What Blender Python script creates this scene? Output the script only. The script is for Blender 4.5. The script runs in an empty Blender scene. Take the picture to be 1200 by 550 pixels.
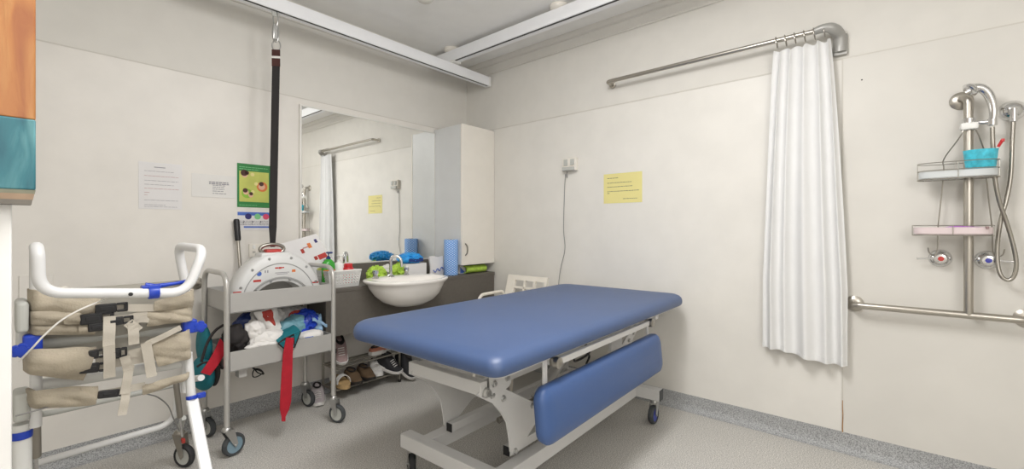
import bpy, bmesh, math, random
from mathutils import Vector, Matrix, noise
random.seed(7)
R = math.radians
V = Vector
C = bpy.context.scene.collection

# ------------------------------------------------------------------ survey of the room
# room corner (behind the wall cabinet) is the origin; back wall y = 0, right wall x = 0, z up, metres
F_PX, CX, CY = 516.0, 600.0, 269.0
YAW = R(40.8)
CAM = V((-2.953, -3.128, 1.187))
FW = V((math.cos(YAW), math.sin(YAW), 0)); RT = V((math.sin(YAW), -math.cos(YAW), 0))
def _ray(px, py): return FW + RT*((px-CX)/F_PX) + V((0, 0, -(py-CY)/F_PX))
def atx(px, py, x): d = _ray(px, py); return CAM + d*((x-CAM.x)/d.x)
def aty(px, py, y): d = _ray(px, py); return CAM + d*((y-CAM.y)/d.y)
def atz(px, py, z): d = _ray(px, py); return CAM + d*((z-CAM.z)/d.z)

# ------------------------------------------------------------------ materials
def lin(h):
    h = h.lstrip('#'); o = []
    for i in (0, 2, 4):
        c = int(h[i:i+2], 16)/255
        o.append(c/12.92 if c <= .04045 else ((c+.055)/1.055)**2.4)
    return (*o, 1)
def mat(name, col, rough=.5, metal=0, spec=.5, var=0, vscale=8, bump=0, bscale=60, trans=0, alpha=1, coat=0, sheen=0):
    m = bpy.data.materials.new(name); m.use_nodes = True
    nt = m.node_tree; b = nt.nodes['Principled BSDF']
    c = lin(col)
    b.inputs['Base Color'].default_value = c
    b.inputs['Roughness'].default_value = rough
    b.inputs['Metallic'].default_value = metal
    b.inputs['Specular IOR Level'].default_value = spec
    b.inputs['Transmission Weight'].default_value = trans
    b.inputs['Alpha'].default_value = alpha
    b.inputs['Coat Weight'].default_value = coat
    b.inputs['Sheen Weight'].default_value = sheen
    tc = nt.nodes.new('ShaderNodeTexCoord')
    n = nt.nodes.new('ShaderNodeTexNoise'); n.inputs['Scale'].default_value = vscale; n.inputs['Detail'].default_value = 5
    nt.links.new(tc.outputs['Object'], n.inputs['Vector'])
    r = nt.nodes.new('ShaderNodeValToRGB')
    v = max(var, .015)
    r.color_ramp.elements[0].color = (*[x*(1-v) for x in c[:3]], 1); r.color_ramp.elements[0].position = .35
    r.color_ramp.elements[1].color = (*[min(1, x*(1+v)) for x in c[:3]], 1); r.color_ramp.elements[1].position = .65
    nt.links.new(n.outputs['Fac'], r.inputs['Fac']); nt.links.new(r.outputs['Color'], b.inputs['Base Color'])
    if bump:
        n2 = nt.nodes.new('ShaderNodeTexNoise'); n2.inputs['Scale'].default_value = bscale; n2.inputs['Detail'].default_value = 4
        nt.links.new(tc.outputs['Object'], n2.inputs['Vector'])
        bp = nt.nodes.new('ShaderNodeBump'); bp.inputs['Strength'].default_value = bump; bp.inputs['Distance'].default_value = .01
        nt.links.new(n2.outputs['Fac'], bp.inputs['Height']); nt.links.new(bp.outputs['Normal'], b.inputs['Normal'])
    return m

def floor_mat(name, base):
    m = mat(name, base, rough=.55, spec=.3)
    nt = m.node_tree; b = nt.nodes['Principled BSDF']
    tc = nt.nodes.new('ShaderNodeTexCoord'); vo = nt.nodes.new('ShaderNodeTexNoise')
    vo.inputs['Scale'].default_value = 190; vo.inputs['Detail'].default_value = 2
    nt.links.new(tc.outputs['Object'], vo.inputs['Vector'])
    r = nt.nodes.new('ShaderNodeValToRGB'); c = lin(base)
    r.color_ramp.elements[0].position = .36; r.color_ramp.elements[0].color = (*[x*.62 for x in c[:3]], 1)
    r.color_ramp.elements[1].position = .64; r.color_ramp.elements[1].color = (*[min(1, x*1.34) for x in c[:3]], 1)
    e = r.color_ramp.elements.new(.5); e.color = c
    nt.links.new(vo.outputs['Fac'], r.inputs['Fac'])
    big = nt.nodes.new('ShaderNodeTexNoise'); big.inputs['Scale'].default_value = 2.2; big.inputs['Detail'].default_value = 3
    nt.links.new(tc.outputs['Object'], big.inputs['Vector'])
    r2 = nt.nodes.new('ShaderNodeValToRGB'); r2.color_ramp.elements[0].color = (.93, .93, .93, 1); r2.color_ramp.elements[1].color = (1, 1, 1, 1)
    r2.color_ramp.elements[0].position = .35; r2.color_ramp.elements[1].position = .65
    nt.links.new(big.outputs['Fac'], r2.inputs['Fac'])
    mx = nt.nodes.new('ShaderNodeMix'); mx.data_type = 'RGBA'; mx.blend_type = 'MULTIPLY'; mx.inputs[0].default_value = 1
    nt.links.new(r.outputs['Color'], mx.inputs[6]); nt.links.new(r2.outputs['Color'], mx.inputs[7])
    nt.links.new(mx.outputs[2], b.inputs['Base Color'])
    return m

def dot_mat(name, base, dot, scale):
    m = mat(name, base, rough=.7)
    nt = m.node_tree; b = nt.nodes['Principled BSDF']
    tc = nt.nodes.new('ShaderNodeTexCoord'); sep = nt.nodes.new('ShaderNodeSeparateXYZ'); nt.links.new(tc.outputs['Object'], sep.inputs[0])
    at = nt.nodes.new('ShaderNodeMath'); at.operation = 'ARCTAN2'
    nt.links.new(sep.outputs['Y'], at.inputs[0]); nt.links.new(sep.outputs['X'], at.inputs[1])
    def mth(op, a, bb=None):
        n = nt.nodes.new('ShaderNodeMath'); n.operation = op
        nt.links.new(a, n.inputs[0])
        if bb is not None:
            if isinstance(bb, (int, float)): n.inputs[1].default_value = bb
            else: nt.links.new(bb, n.inputs[1])
        return n.outputs[0]
    a = mth('SINE', mth('MULTIPLY', at.outputs[0], 13)); z = mth('SINE', mth('MULTIPLY', sep.outputs['Z'], scale))
    pr = mth('MULTIPLY', a, z); g = mth('GREATER_THAN', pr, .18)
    mx = nt.nodes.new('ShaderNodeMix'); mx.data_type = 'RGBA'
    nt.links.new(g, mx.inputs[0]); mx.inputs[6].default_value = lin(base); mx.inputs[7].default_value = lin(dot)
    nt.links.new(mx.outputs[2], b.inputs['Base Color'])
    return m

def paint_mat(name, a, bcol, c3):
    m = mat(name, a, rough=.45)
    nt = m.node_tree; b = nt.nodes['Principled BSDF']
    tc = nt.nodes.new('ShaderNodeTexCoord'); mp = nt.nodes.new('ShaderNodeMapping'); mp.inputs['Scale'].default_value = (26, 26, 5)
    nt.links.new(tc.outputs['Object'], mp.inputs[0])
    n = nt.nodes.new('ShaderNodeTexNoise'); n.inputs['Scale'].default_value = 1.2; n.inputs['Detail'].default_value = 8; n.inputs['Distortion'].default_value = .8
    nt.links.new(mp.outputs[0], n.inputs['Vector'])
    r = nt.nodes.new('ShaderNodeValToRGB')
    r.color_ramp.elements[0].position = .3; r.color_ramp.elements[0].color = lin(bcol)
    r.color_ramp.elements[1].position = .74; r.color_ramp.elements[1].color = lin(c3)
    e = r.color_ramp.elements.new(.5); e.color = lin(a)
    nt.links.new(n.outputs['Fac'], r.inputs['Fac']); nt.links.new(r.outputs['Color'], b.inputs['Base Color'])
    bp = nt.nodes.new('ShaderNodeBump'); bp.inputs['Strength'].default_value = .5; bp.inputs['Distance'].default_value = .006
    nt.links.new(n.outputs['Fac'], bp.inputs['Height']); nt.links.new(bp.outputs['Normal'], b.inputs['Normal'])
    return m

M = dict(
    paint=mat('wall_paint', 'dfdcd5', .7, spec=.2, var=.01),
    lining=mat('wall_lining', 'e5e1da', .42, spec=.35, var=.028, vscale=5, bump=.03, bscale=30),
    liningc=mat('wall_lining_right', 'e4e1da', .42, spec=.35, var=.022, vscale=5, bump=.03, bscale=30),
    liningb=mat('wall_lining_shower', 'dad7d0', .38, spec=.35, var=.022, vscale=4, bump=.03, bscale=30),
    seam=mat('seam_strip', 'd0ccc3', .6),  # slightly darker strip along the lining edges and joint
    rust=mat('rust_stain', 'a07a50', .8, var=.2, vscale=40),
    ceil=mat('ceiling_paint', 'f4f3f0', .8, spec=.1),
    cornice=mat('cornice_paint', 'dfdcd5', .7, spec=.2),
    floor=floor_mat('speckled_vinyl', 'c4c1bb'),
    skirt=floor_mat('speckled_vinyl_cove', 'a9aaaa'),
    white=mat('white_gloss', 'f2f1ee', .35),
    rail=mat('white_powder_coat', 'f4f5f7', .3),
    dark=mat('black_plastic', '1d1d1f', .45),
    slot=mat('dark_slot', '3c3b3a', .7),
    blackweb=mat('black_webbing', '2b2828', .8, bump=.2, bscale=300),
    brownweb=mat('brown_webbing', '4a2a26', .8),
    steel=mat('brushed_steel', 'b9b4ab', .33, metal=1, var=.03),
    chrome=mat('chrome', 'dcdcdc', .09, metal=1),
    chrome2=mat('satin_chrome', 'a8a49c', .28, metal=1),
    mirror=mat('mirror_glass', 'fbfcfa', .012, metal=1, var=0),
    alu=mat('mirror_frame', 'e4e2dc', .4, metal=.2),
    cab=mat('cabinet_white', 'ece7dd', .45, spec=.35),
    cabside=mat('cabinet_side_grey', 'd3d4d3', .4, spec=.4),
    lam=mat('charcoal_laminate', '66615a', .5, spec=.4, var=.05, vscale=60),
    ceramic=mat('ceramic', 'f3efe9', .12, coat=.3),
    wplastic=mat('white_plastic', 'efeeea', .4),
    chairplastic=mat('cream_plastic', 'ece6da', .45),
    greyplastic=mat('grey_plastic', 'bfc0ba', .5),
    bracketgrey=mat('bracket_grey', 'a9a8a4', .4, metal=.3),
    chairwhite=mat('white_enamel_tube', 'e2e2e1', .35),
    chairplas=mat('white_chair_plastic', 'dcdcd8', .45),
    fog=mat('frosted_plastic', 'e2e6e6', .3, alpha=.75),
    pinkfog=mat('pink_frosted_plastic', 'ecdcdc', .3, alpha=.85),
    bluevinyl=mat('blue_vinyl', '3d5580', .46, spec=.85, var=.03, vscale=3, bump=.03, bscale=90),
    bluevinyl2=mat('blue_vinyl_flap', '3c598c', .42, spec=.6, var=.02, vscale=3, bump=.03, bscale=90),
    frame=mat('light_grey_powder_coat', 'd3d2d0', .4, spec=.4),
    zinc=mat('zinc_bolt', 'bdbdbb', .3, metal=.9),
    trolley=mat('grey_enamel', 'b6b4b0', .4, metal=.15),
    tube=mat('silver_tube', 'bfbdb8', .33, metal=.4),
    rubber=mat('grey_rubber', '45484a', .7),
    rubberblk=mat('dark_rubber', '2c2c2e', .7),
    bluewheel=mat('blue_castor_wheel', '4350a8', .5),
    greyblue=mat('blue_grey_hub', '7f98a6', .5),
    greentab=mat('green_brake_tab', '1fa07a', .4),
    canvas=mat('beige_canvas', 'b0a694', .9, spec=.1, var=.16, vscale=11, bump=.25, bscale=160, sheen=.1),
    web=mat('beige_webbing', 'c4bdb0', .85, spec=.1, var=.03, bump=.08, bscale=220),
    sling=mat('grey_sling', 'aaa69c', .85, spec=.1),
    blueclamp=mat('blue_clamp_plastic', '1f41b4', .35, var=.05),
    cable=mat('white_cable', 'e6e3dc', .5),
    grcable=mat('grey_cable', '8e8d8b', .5),
    paper=mat('white_paper', 'e3e1e0', .7, spec=.2),
    gloss=mat('laminated_paper', 'e5e3df', .15, spec=.6),
    ink=mat('ink_grey', '8b8990', .8),
    inkred=mat('ink_red', 'b98a88', .8),
    inkdark=mat('ink_dark', '55555e', .8),
    yellow=mat('yellow_paper', 'e6dc96', .6, spec=.3),
    green=mat('poster_green', '2e8040', .5),
    lime=mat('poster_yellow_green', 'c5ca66', .55, var=.08, vscale=9),
    lime2=mat('poster_lime', '8fbe3f', .55),
    orange=mat('poster_orange', 'd9793e', .55),
    skin=mat('poster_skin', 'e2b79a', .6),
    hair=mat('poster_hair', '4a2b22', .6),
    pblue=mat('poster_blue', '4d6fc0', .55),
    ppurple=mat('poster_navy', '2c2a6c', .55),
    pgreen=mat('poster_mint', '7cc588', .55),
    ppink=mat('poster_pink', 'd8496d', .55),
    red=mat('red_label', 'bb3a34', .5),
    redweb=mat('red_webbing', 'b41a2c', .8, var=.07, vscale=30, bump=.3, bscale=250),
    teal=mat('teal_fabric', '12707c', .8, var=.08, vscale=12, bump=.2, bscale=150),
    tealpale=mat('pale_teal_plastic', '6f9fae', .5, var=.12, vscale=14),
    blackfab=mat('black_fabric', '2b2727', .85, var=.1),
    royal=mat('royal_blue_plastic', '1d3fb0', .35, var=.22, vscale=18),
    navy=mat('navy_plastic', '1c3576', .4, var=.15),
    palebag=mat('pale_blue_plastic_film', '8fb0cc', .25, var=.15, vscale=22),
    cloth=mat('white_cloth', 'e7e4e0', .9, spec=.1, var=.03, bump=.15, bscale=120),
    curtain=mat('curtain_fabric', 'f8f8f7', .85, spec=.15, var=.01),
    redprint=mat('red_print', 'a8382d', .7, var=.12, vscale=30),
    bluebox=mat('blue_glove_film', '2a9ae4', .3, var=.15, vscale=40),
    bluepaper=dot_mat('blue_paper_roll', '5f97de', 'c3dbf5', 330),
    limecloth=mat('lime_green_cloth', 'b3d454', .9, var=.14, vscale=30, bump=.4, bscale=90),
    soapgreen=mat('green_soap', '3fa838', .25, var=.1),
    redplastic=mat('red_plastic', 'c7262b', .3),
    turq=mat('turquoise_plastic', '4cc3d8', .35, var=.18, vscale=55),
    purple=mat('purple_plastic', 'b774c8', .4),
    orangepaint=paint_mat('orange_painted_timber', 'ad713f', '985a34', 'bb8850'),
    tealpaint=paint_mat('teal_painted_timber', '2f6f7a', '235a68', '5f969a'),
    tan=mat('bare_timber_tan', 'a58d76', .7, var=.08, vscale=20),
    greygreen=mat('bare_timber_grey', '8d8f7d', .7, var=.08, vscale=20),
    darkgrey=mat('bare_timber_dark', '7d7870', .7, var=.08, vscale=20),
    brown=mat('brown_suede', '64503a', .85, var=.08),
    shoegrey=mat('grey_mesh', 'b6adae', .8),
    shoewhite=mat('white_leather', 'dcdad6', .5),
    shoepink=mat('dusty_pink_fabric', '9b8482', .85, var=.12, vscale=50),
    shoeorange=mat('coral_fabric', 'b87a66', .8),
    shoeblack=mat('black_mesh', '222226', .75),
    sole=mat('black_sole', '26221f', .7),
    cork=mat('cork_sole', 'b89a6c', .8, var=.1, vscale=60),
    gas=mat('gas_strut_grey', '9c978e', .32, metal=.6),
    hoistwhite=mat('hoist_housing', 'd8d8d6', .4),
    hoistgrey=mat('hoist_trim', 'a5a5a3', .4),
    bluegel=mat('blue_button', '3b3f9c', .3),
)

def translucent(m, f):
    nt = m.node_tree; b = nt.nodes['Principled BSDF']; o = nt.nodes['Material Output']
    t = nt.nodes.new('ShaderNodeBsdfTranslucent'); t.inputs['Color'].default_value = (.97, .97, .96, 1)
    x = nt.nodes.new('ShaderNodeMixShader'); x.inputs[0].default_value = f
    nt.links.new(b.outputs[0], x.inputs[1]); nt.links.new(t.outputs[0], x.inputs[2]); nt.links.new(x.outputs[0], o.inputs['Surface'])
translucent(M['curtain'], .22)

# ------------------------------------------------------------------ mesh builder
class MB:
    def __init__(s): s.bm = bmesh.new(); s.mats = []; s.cur = 0
    def m(s, k):
        if k not in s.mats: s.mats.append(k)
        s.cur = s.mats.index(k); return s
    def _new(s, faces):
        for f in faces: f.material_index = s.cur; f.smooth = True
    def face(s, vs):
        try: f = s.bm.faces.new(vs); f.material_index = s.cur; f.smooth = True; return f
        except ValueError: return None
    def box(s, lo, hi, bev=0, seg=2, mtx=None):
        lo, hi = V(lo), V(hi)
        r = bmesh.ops.create_cube(s.bm, size=1)
        vs = r['verts']
        for v in vs: v.co = V(((lo.x+hi.x)/2+v.co.x*(hi.x-lo.x), (lo.y+hi.y)/2+v.co.y*(hi.y-lo.y), (lo.z+hi.z)/2+v.co.z*(hi.z-lo.z)))
        fs = set(f for v in vs for f in v.link_faces)
        if bev:
            es = list(set(e for v in vs for e in v.link_edges))
            rr = bmesh.ops.bevel(s.bm, geom=es, offset=bev, segments=seg, affect='EDGES', profile=.5)
            fs = set(f for f in fs if f.is_valid) | set(rr['faces'])
            vs = list(set(v for f in fs for v in f.verts))
        s._new(fs)
        if mtx: bmesh.ops.transform(s.bm, matrix=mtx, verts=vs)
        return s
    def rings(s, rings, closed=False, cap=True, loop=True):
        vr = [[s.bm.verts.new(p) for p in r] for r in rings]
        n = len(vr[0]); k = len(vr)
        for i in range(k if closed else k-1):
            a, b = vr[i], vr[(i+1) % k]
            for j in range(n if loop else n-1):
                s.face((a[j], a[(j+1) % n], b[(j+1) % n], b[j]))
        if cap and not closed and loop:
            s.face(list(reversed(vr[0]))); s.face(vr[-1])
        return s
    def tube(s, pts, r, n=12, closed=False, squash=None):
        pts = [V(p) for p in pts]; K = len(pts)
        rs = r if isinstance(r, (list, tuple)) else [r]*K
        T = []
        for i in range(K):
            if closed: t = pts[(i+1) % K]-pts[i-1]
            elif i == 0: t = pts[1]-pts[0]
            elif i == K-1: t = pts[-1]-pts[-2]
            else: t = (pts[i+1]-pts[i]).normalized()+(pts[i]-pts[i-1]).normalized()
            T.append(t.normalized() if t.length > 1e-9 else V((0, 0, 1)))
        up = V((0, 0, 1)) if abs(T[0].z) < .9 else V((1, 0, 0))
        u = T[0].cross(up).normalized(); rings = []
        for i in range(K):
            u = (u - T[i]*u.dot(T[i])).normalized(); w = T[i].cross(u)
            rings.append([pts[i]+(u*math.cos(2*math.pi*j/n)+w*math.sin(2*math.pi*j/n))*rs[i] for j in range(n)])
        return s.rings(rings, closed=closed)
    def lathe(s, prof, origin, axis=(0, 0, 1), n=24, cap=True, sx=1, sy=1):
        q = V((0, 0, 1)).rotation_difference(V(axis).normalized()); o = V(origin); rings = []
        for (r, h) in prof:
            rings.append([o+q @ V((r*sx*math.cos(2*math.pi*j/n), r*sy*math.sin(2*math.pi*j/n), h)) for j in range(n)])
        return s.rings(rings, cap=cap)
    def cyl(s, a, b, r, n=16):
        a, b = V(a), V(b); e = min(r*.15, .002); L = (b-a).length
        return s.lathe([(r-e, 0), (r, e), (r, L-e), (r-e, L)], a, b-a, n)
    def prism(s, poly, d0, d1, plane='xz', bev=0):
        def mk(p, d):
            return V((p[0], d, p[1])) if plane == 'xz' else V((d, p[0], p[1])) if plane == 'yz' else V((p[0], p[1], d))
        a = [s.bm.verts.new(mk(p, d0)) for p in poly]; b = [s.bm.verts.new(mk(p, d1)) for p in poly]
        n = len(poly); fs = [s.face(a), s.face(list(reversed(b)))]
        for i in range(n): fs.append(s.face((a[i], a[(i+1) % n], b[(i+1) % n], b[i])))
        for f in fs:
            if f: f.smooth = False
        if bev:
            es = list(set(e for f in fs[:2] if f for e in f.edges))
            rr = bmesh.ops.bevel(s.bm, geom=es, offset=bev, segments=2, affect='EDGES', profile=.5)
            s._new(rr['faces'])
        return s
    def sheet(s, fn, nu, nv, th=.004, closed=False):
        """fn(u,v)->point; a thick sheet"""
        g = [[V(fn(i/nu, j/nv)) for j in range(nv+1)] for i in range(nu+1)]
        N = [[None]*(nv+1) for _ in range(nu+1)]
        for i in range(nu+1):
            for j in range(nv+1):
                du = g[min(i+1, nu)][j]-g[max(i-1, 0)][j]; dv = g[i][min(j+1, nv)]-g[i][max(j-1, 0)]
                nn = du.cross(dv); N[i][j] = nn.normalized() if nn.length > 1e-12 else V((0, -1, 0))
        A = [[s.bm.verts.new(g[i][j]+N[i][j]*th/2) for j in range(nv+1)] for i in range(nu+1)]
        B = [[s.bm.verts.new(g[i][j]-N[i][j]*th/2) for j in range(nv+1)] for i in range(nu+1)]
        for i in range(nu):
            for j in range(nv):
                s.face((A[i][j], A[i+1][j], A[i+1][j+1], A[i][j+1])); s.face((B[i][j], B[i][j+1], B[i+1][j+1], B[i+1][j]))
        for i in range(nu):
            s.face((A[i][0], B[i][0], B[i+1][0], A[i+1][0])); s.face((A[i][nv], A[i+1][nv], B[i+1][nv], B[i][nv]))
        for j in range(nv):
            s.face((A[0][j], A[0][j+1], B[0][j+1], B[0][j])); s.face((A[nu][j], B[nu][j], B[nu][j+1], A[nu][j+1]))
        return s
    def blob(s, c, rad, seed=0, amp=.25, freq=6, sub=4, flat=None, ridge=True):
        r = bmesh.ops.create_icosphere(s.bm, subdivisions=sub, radius=1)
        c = V(c); rad = V(rad) if not isinstance(rad, (int, float)) else V((rad,)*3); off = V((seed*3.7, seed*1.3, seed*5.1))
        for v in r['verts']:
            d = v.co.normalized(); p = V((d.x*rad.x, d.y*rad.y, d.z*rad.z))
            q = p*freq+off
            n1 = noise.noise(q); n2 = noise.noise(q*2.3)
            if ridge:
                w_ = V((n2, n1, noise.noise(q*1.7+V((9, 2, 4)))))*.6
                k = (1-2.4*abs(noise.noise(q*.8+w_)))*.55+(.5-1.6*abs(noise.noise(q*1.9+w_)))*.40+(.4-1.2*abs(noise.noise(q*3.9+w_*1.5)))*.22
            else: k = n1
            p = p*(1+amp*k)
            if flat is not None and c.z+p.z < flat: p.z = flat-c.z
            v.co = c+p
        s._new(set(f for v in r['verts'] for f in v.link_faces)); return s
    def build(s, name, material=None, parent=None, loc=(0, 0, 0), local=True, flat=False, auto=40):
        bmesh.ops.recalc_face_normals(s.bm, faces=s.bm.faces[:])
        for e in s.bm.edges:
            if len(e.link_faces) == 2:
                try: ang = e.calc_face_angle()
                except ValueError: ang = 0
                e.smooth = ang < R(auto)
        loc = V(loc)
        if loc.length: bmesh.ops.translate(s.bm, verts=s.bm.verts[:], vec=-loc)
        me = bpy.data.meshes.new(name); s.bm.to_mesh(me); s.bm.free()
        if material and not s.mats: me.materials.append(M[material])
        for k in s.mats: me.materials.append(M[k])
        o = bpy.data.objects.new(name, me); C.objects.link(o); o.location = loc
        if parent:
            o.parent = parent
            if not local: o.matrix_parent_inverse = parent.matrix_basis.inverted()
        return o

def empty(name, loc, label, cat, rotz=0, group=None):
    o = bpy.data.objects.new(name, None); C.objects.link(o); o.location = loc; o.rotation_euler = (0, 0, rotz)
    o.empty_display_size = .05
    o['label'] = label; o['category'] = cat
    if group: o['group'] = group
    return o
def tag(o, label, cat, group=None, kind=None):
    o['label'] = label; o['category'] = cat
    if group: o['group'] = group
    if kind: o['kind'] = kind
    return o
def struct(o, label=None):
    o['kind'] = 'structure'
    if label: o['label'] = label
    return o
def part(mb, name, material, root, **k):
    """geometry given in world coordinates, parented to an unrotated root"""
    o = mb.build(name, material, root, **k)
    o.matrix_parent_inverse = Matrix.Translation(root.matrix_world_loc if hasattr(root, 'matrix_world_loc') else -world_loc(root))
    return o
def world_loc(o):
    l = V((0, 0, 0))
    while o:
        l = l+o.location
        if o.parent: l = l+o.matrix_parent_inverse.translation
        o = o.parent
    return l

def fillet(pts, r, n=6):
    pts = [V(p) for p in pts]; out = [pts[0]]
    for i in range(1, len(pts)-1):
        a, b, c = pts[i-1], pts[i], pts[i+1]
        d1 = (a-b); d2 = (c-b); rr = min(r, d1.length*.49, d2.length*.49)
        p, q = b+d1.normalized()*rr, b+d2.normalized()*rr
        for k in range(n+1):
            t = k/n; out.append(p*(1-t)**2+b*2*t*(1-t)+q*t*t)
    out.append(pts[-1]); return out
def spline(pts, n=8):
    P = [V(p) for p in pts]; P = [P[0]*2-P[1]]+P+[P[-1]*2-P[-2]]; out = []
    for i in range(1, len(P)-2):
        for k in range(n):
            t = k/n
            out.append(.5*((2*P[i])+(P[i+1]-P[i-1])*t+(2*P[i-1]-5*P[i]+4*P[i+1]-P[i+2])*t*t+(3*P[i]-P[i-1]-3*P[i+1]+P[i+2])*t**3))
    out.append(P[-2]); return out

# ================================================================== THE ROOM
CH = 2.72
X0, Y0 = -4.3, -5.2
o = struct(MB().box((X0, Y0, -.1), (0, 0, 0)).build('floor', 'floor'))
struct(MB().box((X0-.1, Y0-.1, CH), (.1, .1, CH+.1)).build('ceiling', 'ceil'))
wb = struct(MB().box((X0, 0, 0), (.1, .1, CH)).build('wall_back', 'paint'))
wr = struct(MB().box((0, Y0, 0), (.1, 0, CH)).build('wall_right', 'paint'))
struct(MB().box((X0-.1, Y0, 0), (X0, .1, CH)).build('wall_left', 'paint'))
struct(MB().box((X0, Y0-.1, 0), (.1, Y0, CH)).build('wall_front', 'paint'))
# smooth sheet lining on the lower walls, ending at 2.1 m
MB().box((X0, -.004, .095), (0, 0, 2.104), .001).build('lining_panel', 'lining', wb)
MB().box((X0, -.0055, 2.1), (0, 0, 2.106)).build('lining_edge', 'seam', wb)
MB().box((-.004, -2.924, .095), (0, -.004, 2.104), .001).build('lining_panel', 'liningc', wr)
MB().box((-.006, Y0, .095), (0, -2.927, 2.104), .001).build('lining_panel', 'liningb', wr)
MB().box((-.0065, Y0, 2.1), (0, -.004, 2.1065)).build('lining_edge', 'seam', wr)
MB().box((-.0075, -2.930, .095), (0, -2.924, 2.1)).build('lining_joint', 'seam', wr)
rs = MB()
rs.sheet(lambda u, v: (-.0082-.0002*v, -2.9275+(.0028-.0012*v)*(u-.5)*2+.001*math.sin(9*v), .10+.17*v), 2, 14, .0008)
rs.build('rust_streak', 'rust', wr)
hk = MB(); hk.lathe([(.004, 0), (.0035, .001), (0.001, .0012)], (-.006, -3.008, 1.972), (-1, 0, 0), 10); hk.build('screw_hole', 'slot', wr)
# coved vinyl skirting
def cove(name, a, b, inward):
    prof = [(.0, .0), (.045, .0), (.030, .004), (.017, .013), (.009, .027), (.0065, .045), (.006, .100), (.0, .101)]
    mb = MB(); A, B = V(a), V(b); ins = V(inward)
    mb.rings([[p+ins*d+V((0, 0, z+.0004)) for d, z in prof] for p in (A, B)])
    return struct(mb.build(name, 'skirt'))
cove('baseboard_back', (X0, 0, 0), (0, 0, 0), (0, -1, 0))
cove('baseboard_right', (0, Y0, 0), (0, 0, 0), (-1, 0, 0))
# stepped cornice
def corn(name, a, b, inward):
    prof = [(0, 2.62), (.012, 2.62), (.014, 2.628), (.012, 2.634), (.022, 2.65), (.040, 2.668), (.046, 2.674), (.046, 2.684), (.060, 2.69), (.075, 2.706), (.078, 2.72), (0, 2.72)]
    mb = MB(); ins = V(inward)
    mb.rings([[V(p)+ins*d+V((0, 0, z)) for d, z in prof] for p in (a, b)])
    return struct(mb.build(name, 'cornice', auto=20))
corn('trim_1', (X0, 0, 0), (0, 0, 0), (0, -1, 0))
corn('trim_2', (0, Y0, 0), (0, 0, 0), (-1, 0, 0))
# white post beside the doorway at the left of the view, with a painted timber box in front of it
xe = aty(14, 400, -1.75).x
struct(MB().box((xe-.13, -1.75, 0), (xe, -1.64, CH), .004).build('trim_3', 'white'))

# painted timber board
yb = -1.80
pr_ = aty(42, 180, yb).x; zb = aty(20, 222, yb).z; zs = aty(20, 138, yb).z
root = empty('painted_board', (pr_-.11, yb+.025, zb), 'thick timber board painted orange above and teal below, on the white post', 'painted board')
part(MB().box((pr_-.24, yb, zs), (pr_, yb+.0502, CH), .003), 'upper_board', 'orangepaint', root)
part(MB().box((pr_-.24, yb-.002, zb), (pr_, yb+.0502, zs), .003), 'lower_board', 'tealpaint', root)
pl = MB()
zz = [zb, zb-.008, zb-.008, zb-.020, zb-.020, zb-.030]
for i, (k, ins0, ins1) in enumerate((('greygreen', 0, .0015), ('tan', .002, .004), ('darkgrey', .0045, .006))):
    pl.m(k); z1, z2 = zz[2*i], zz[2*i+1]
    pl.rings([[V((pr_-.17+ins0*2.5, yb-.001, z1)), V((pr_-ins0, yb-.001, z1)), V((pr_-ins0, yb+.045, z1)), V((pr_-.17+ins0*2.5, yb+.045, z1))],
              [V((pr_-.17+ins1*7, yb+.001, z2)), V((pr_-ins1, yb+.001, z2)), V((pr_-ins1, yb+.045, z2)), V((pr_-.17+ins1*7, yb+.045, z2))]])
part(pl, 'stepped_foot', None, root)

# ================================================================== HOIST RAILS
def rail(name, label, a, b, w, h, along):
    a, b = V(a), V(b); root = empty(name, (a+b)/2, label, 'ceiling rail', group=None)
    ax = 'x' if along == 'x' else 'y'
    def bx(l0, l1, c0, c1, z0, z1, bev=0):
        m = MB()
        if ax == 'x': m.box((l0, c0, z0), (l1, c1, z1), bev)
        else: m.box((c0, l0, z0), (c1, l1, z1), bev)
        return m
    l0, l1 = (a.x, b.x) if ax == 'x' else (a.y, b.y); c = a.y if ax == 'x' else a.x; z = a.z
    part(bx(l0, l1, c-w/2, c+w/2, z, z+h, .004), 'rail_body', 'rail', root)
    part(bx(l0+.02, l1-.03, c-w*.40, c-w*.16, z-.001, z+.001), 'slot', 'slot', root)
    part(bx(l1-.02, l1+.006, c-w/2-.003, c+w/2+.003, z-.003, z+h+.002, .003), 'end_cap', 'white', root)
    return root
RA = rail('hoist_rail', 'white ceiling hoist rail running along the back wall, carrying the hanging strap', (X0+.1, -.305, 2.503), (-.02, -.305, 2.503), .06, .083, 'x')
RB = rail('hoist_rail', 'white ceiling hoist rail running out from the corner along the right wall', (-.46, Y0+.1, 2.598), (-.46, -.10, 2.598), .07, .092, 'y')
for y in (-.30, -1.40, -3.4):
    m = MB(); m.lathe([(.062, .03), (.062, .012), (.056, .004), (.045, 0), (.03, -.006), (.026, -.03), (.026, -.035)], (-.46, y, 2.69), (0, 0, 1), 24)
    part(m, 'ceiling_mount', 'cab', RB)
# junction trolley under the cross rail
m = MB(); m.box((-.50, -.36, 2.586), (-.42, -.25, 2.602), .003)
for k in range(5): m.box((-.49+k*.016-.004, -.372, 2.586), (-.49+k*.016+.006, -.356, 2.600), .002)
part(m, 'rail_carriage', 'wplastic', RA)

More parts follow.
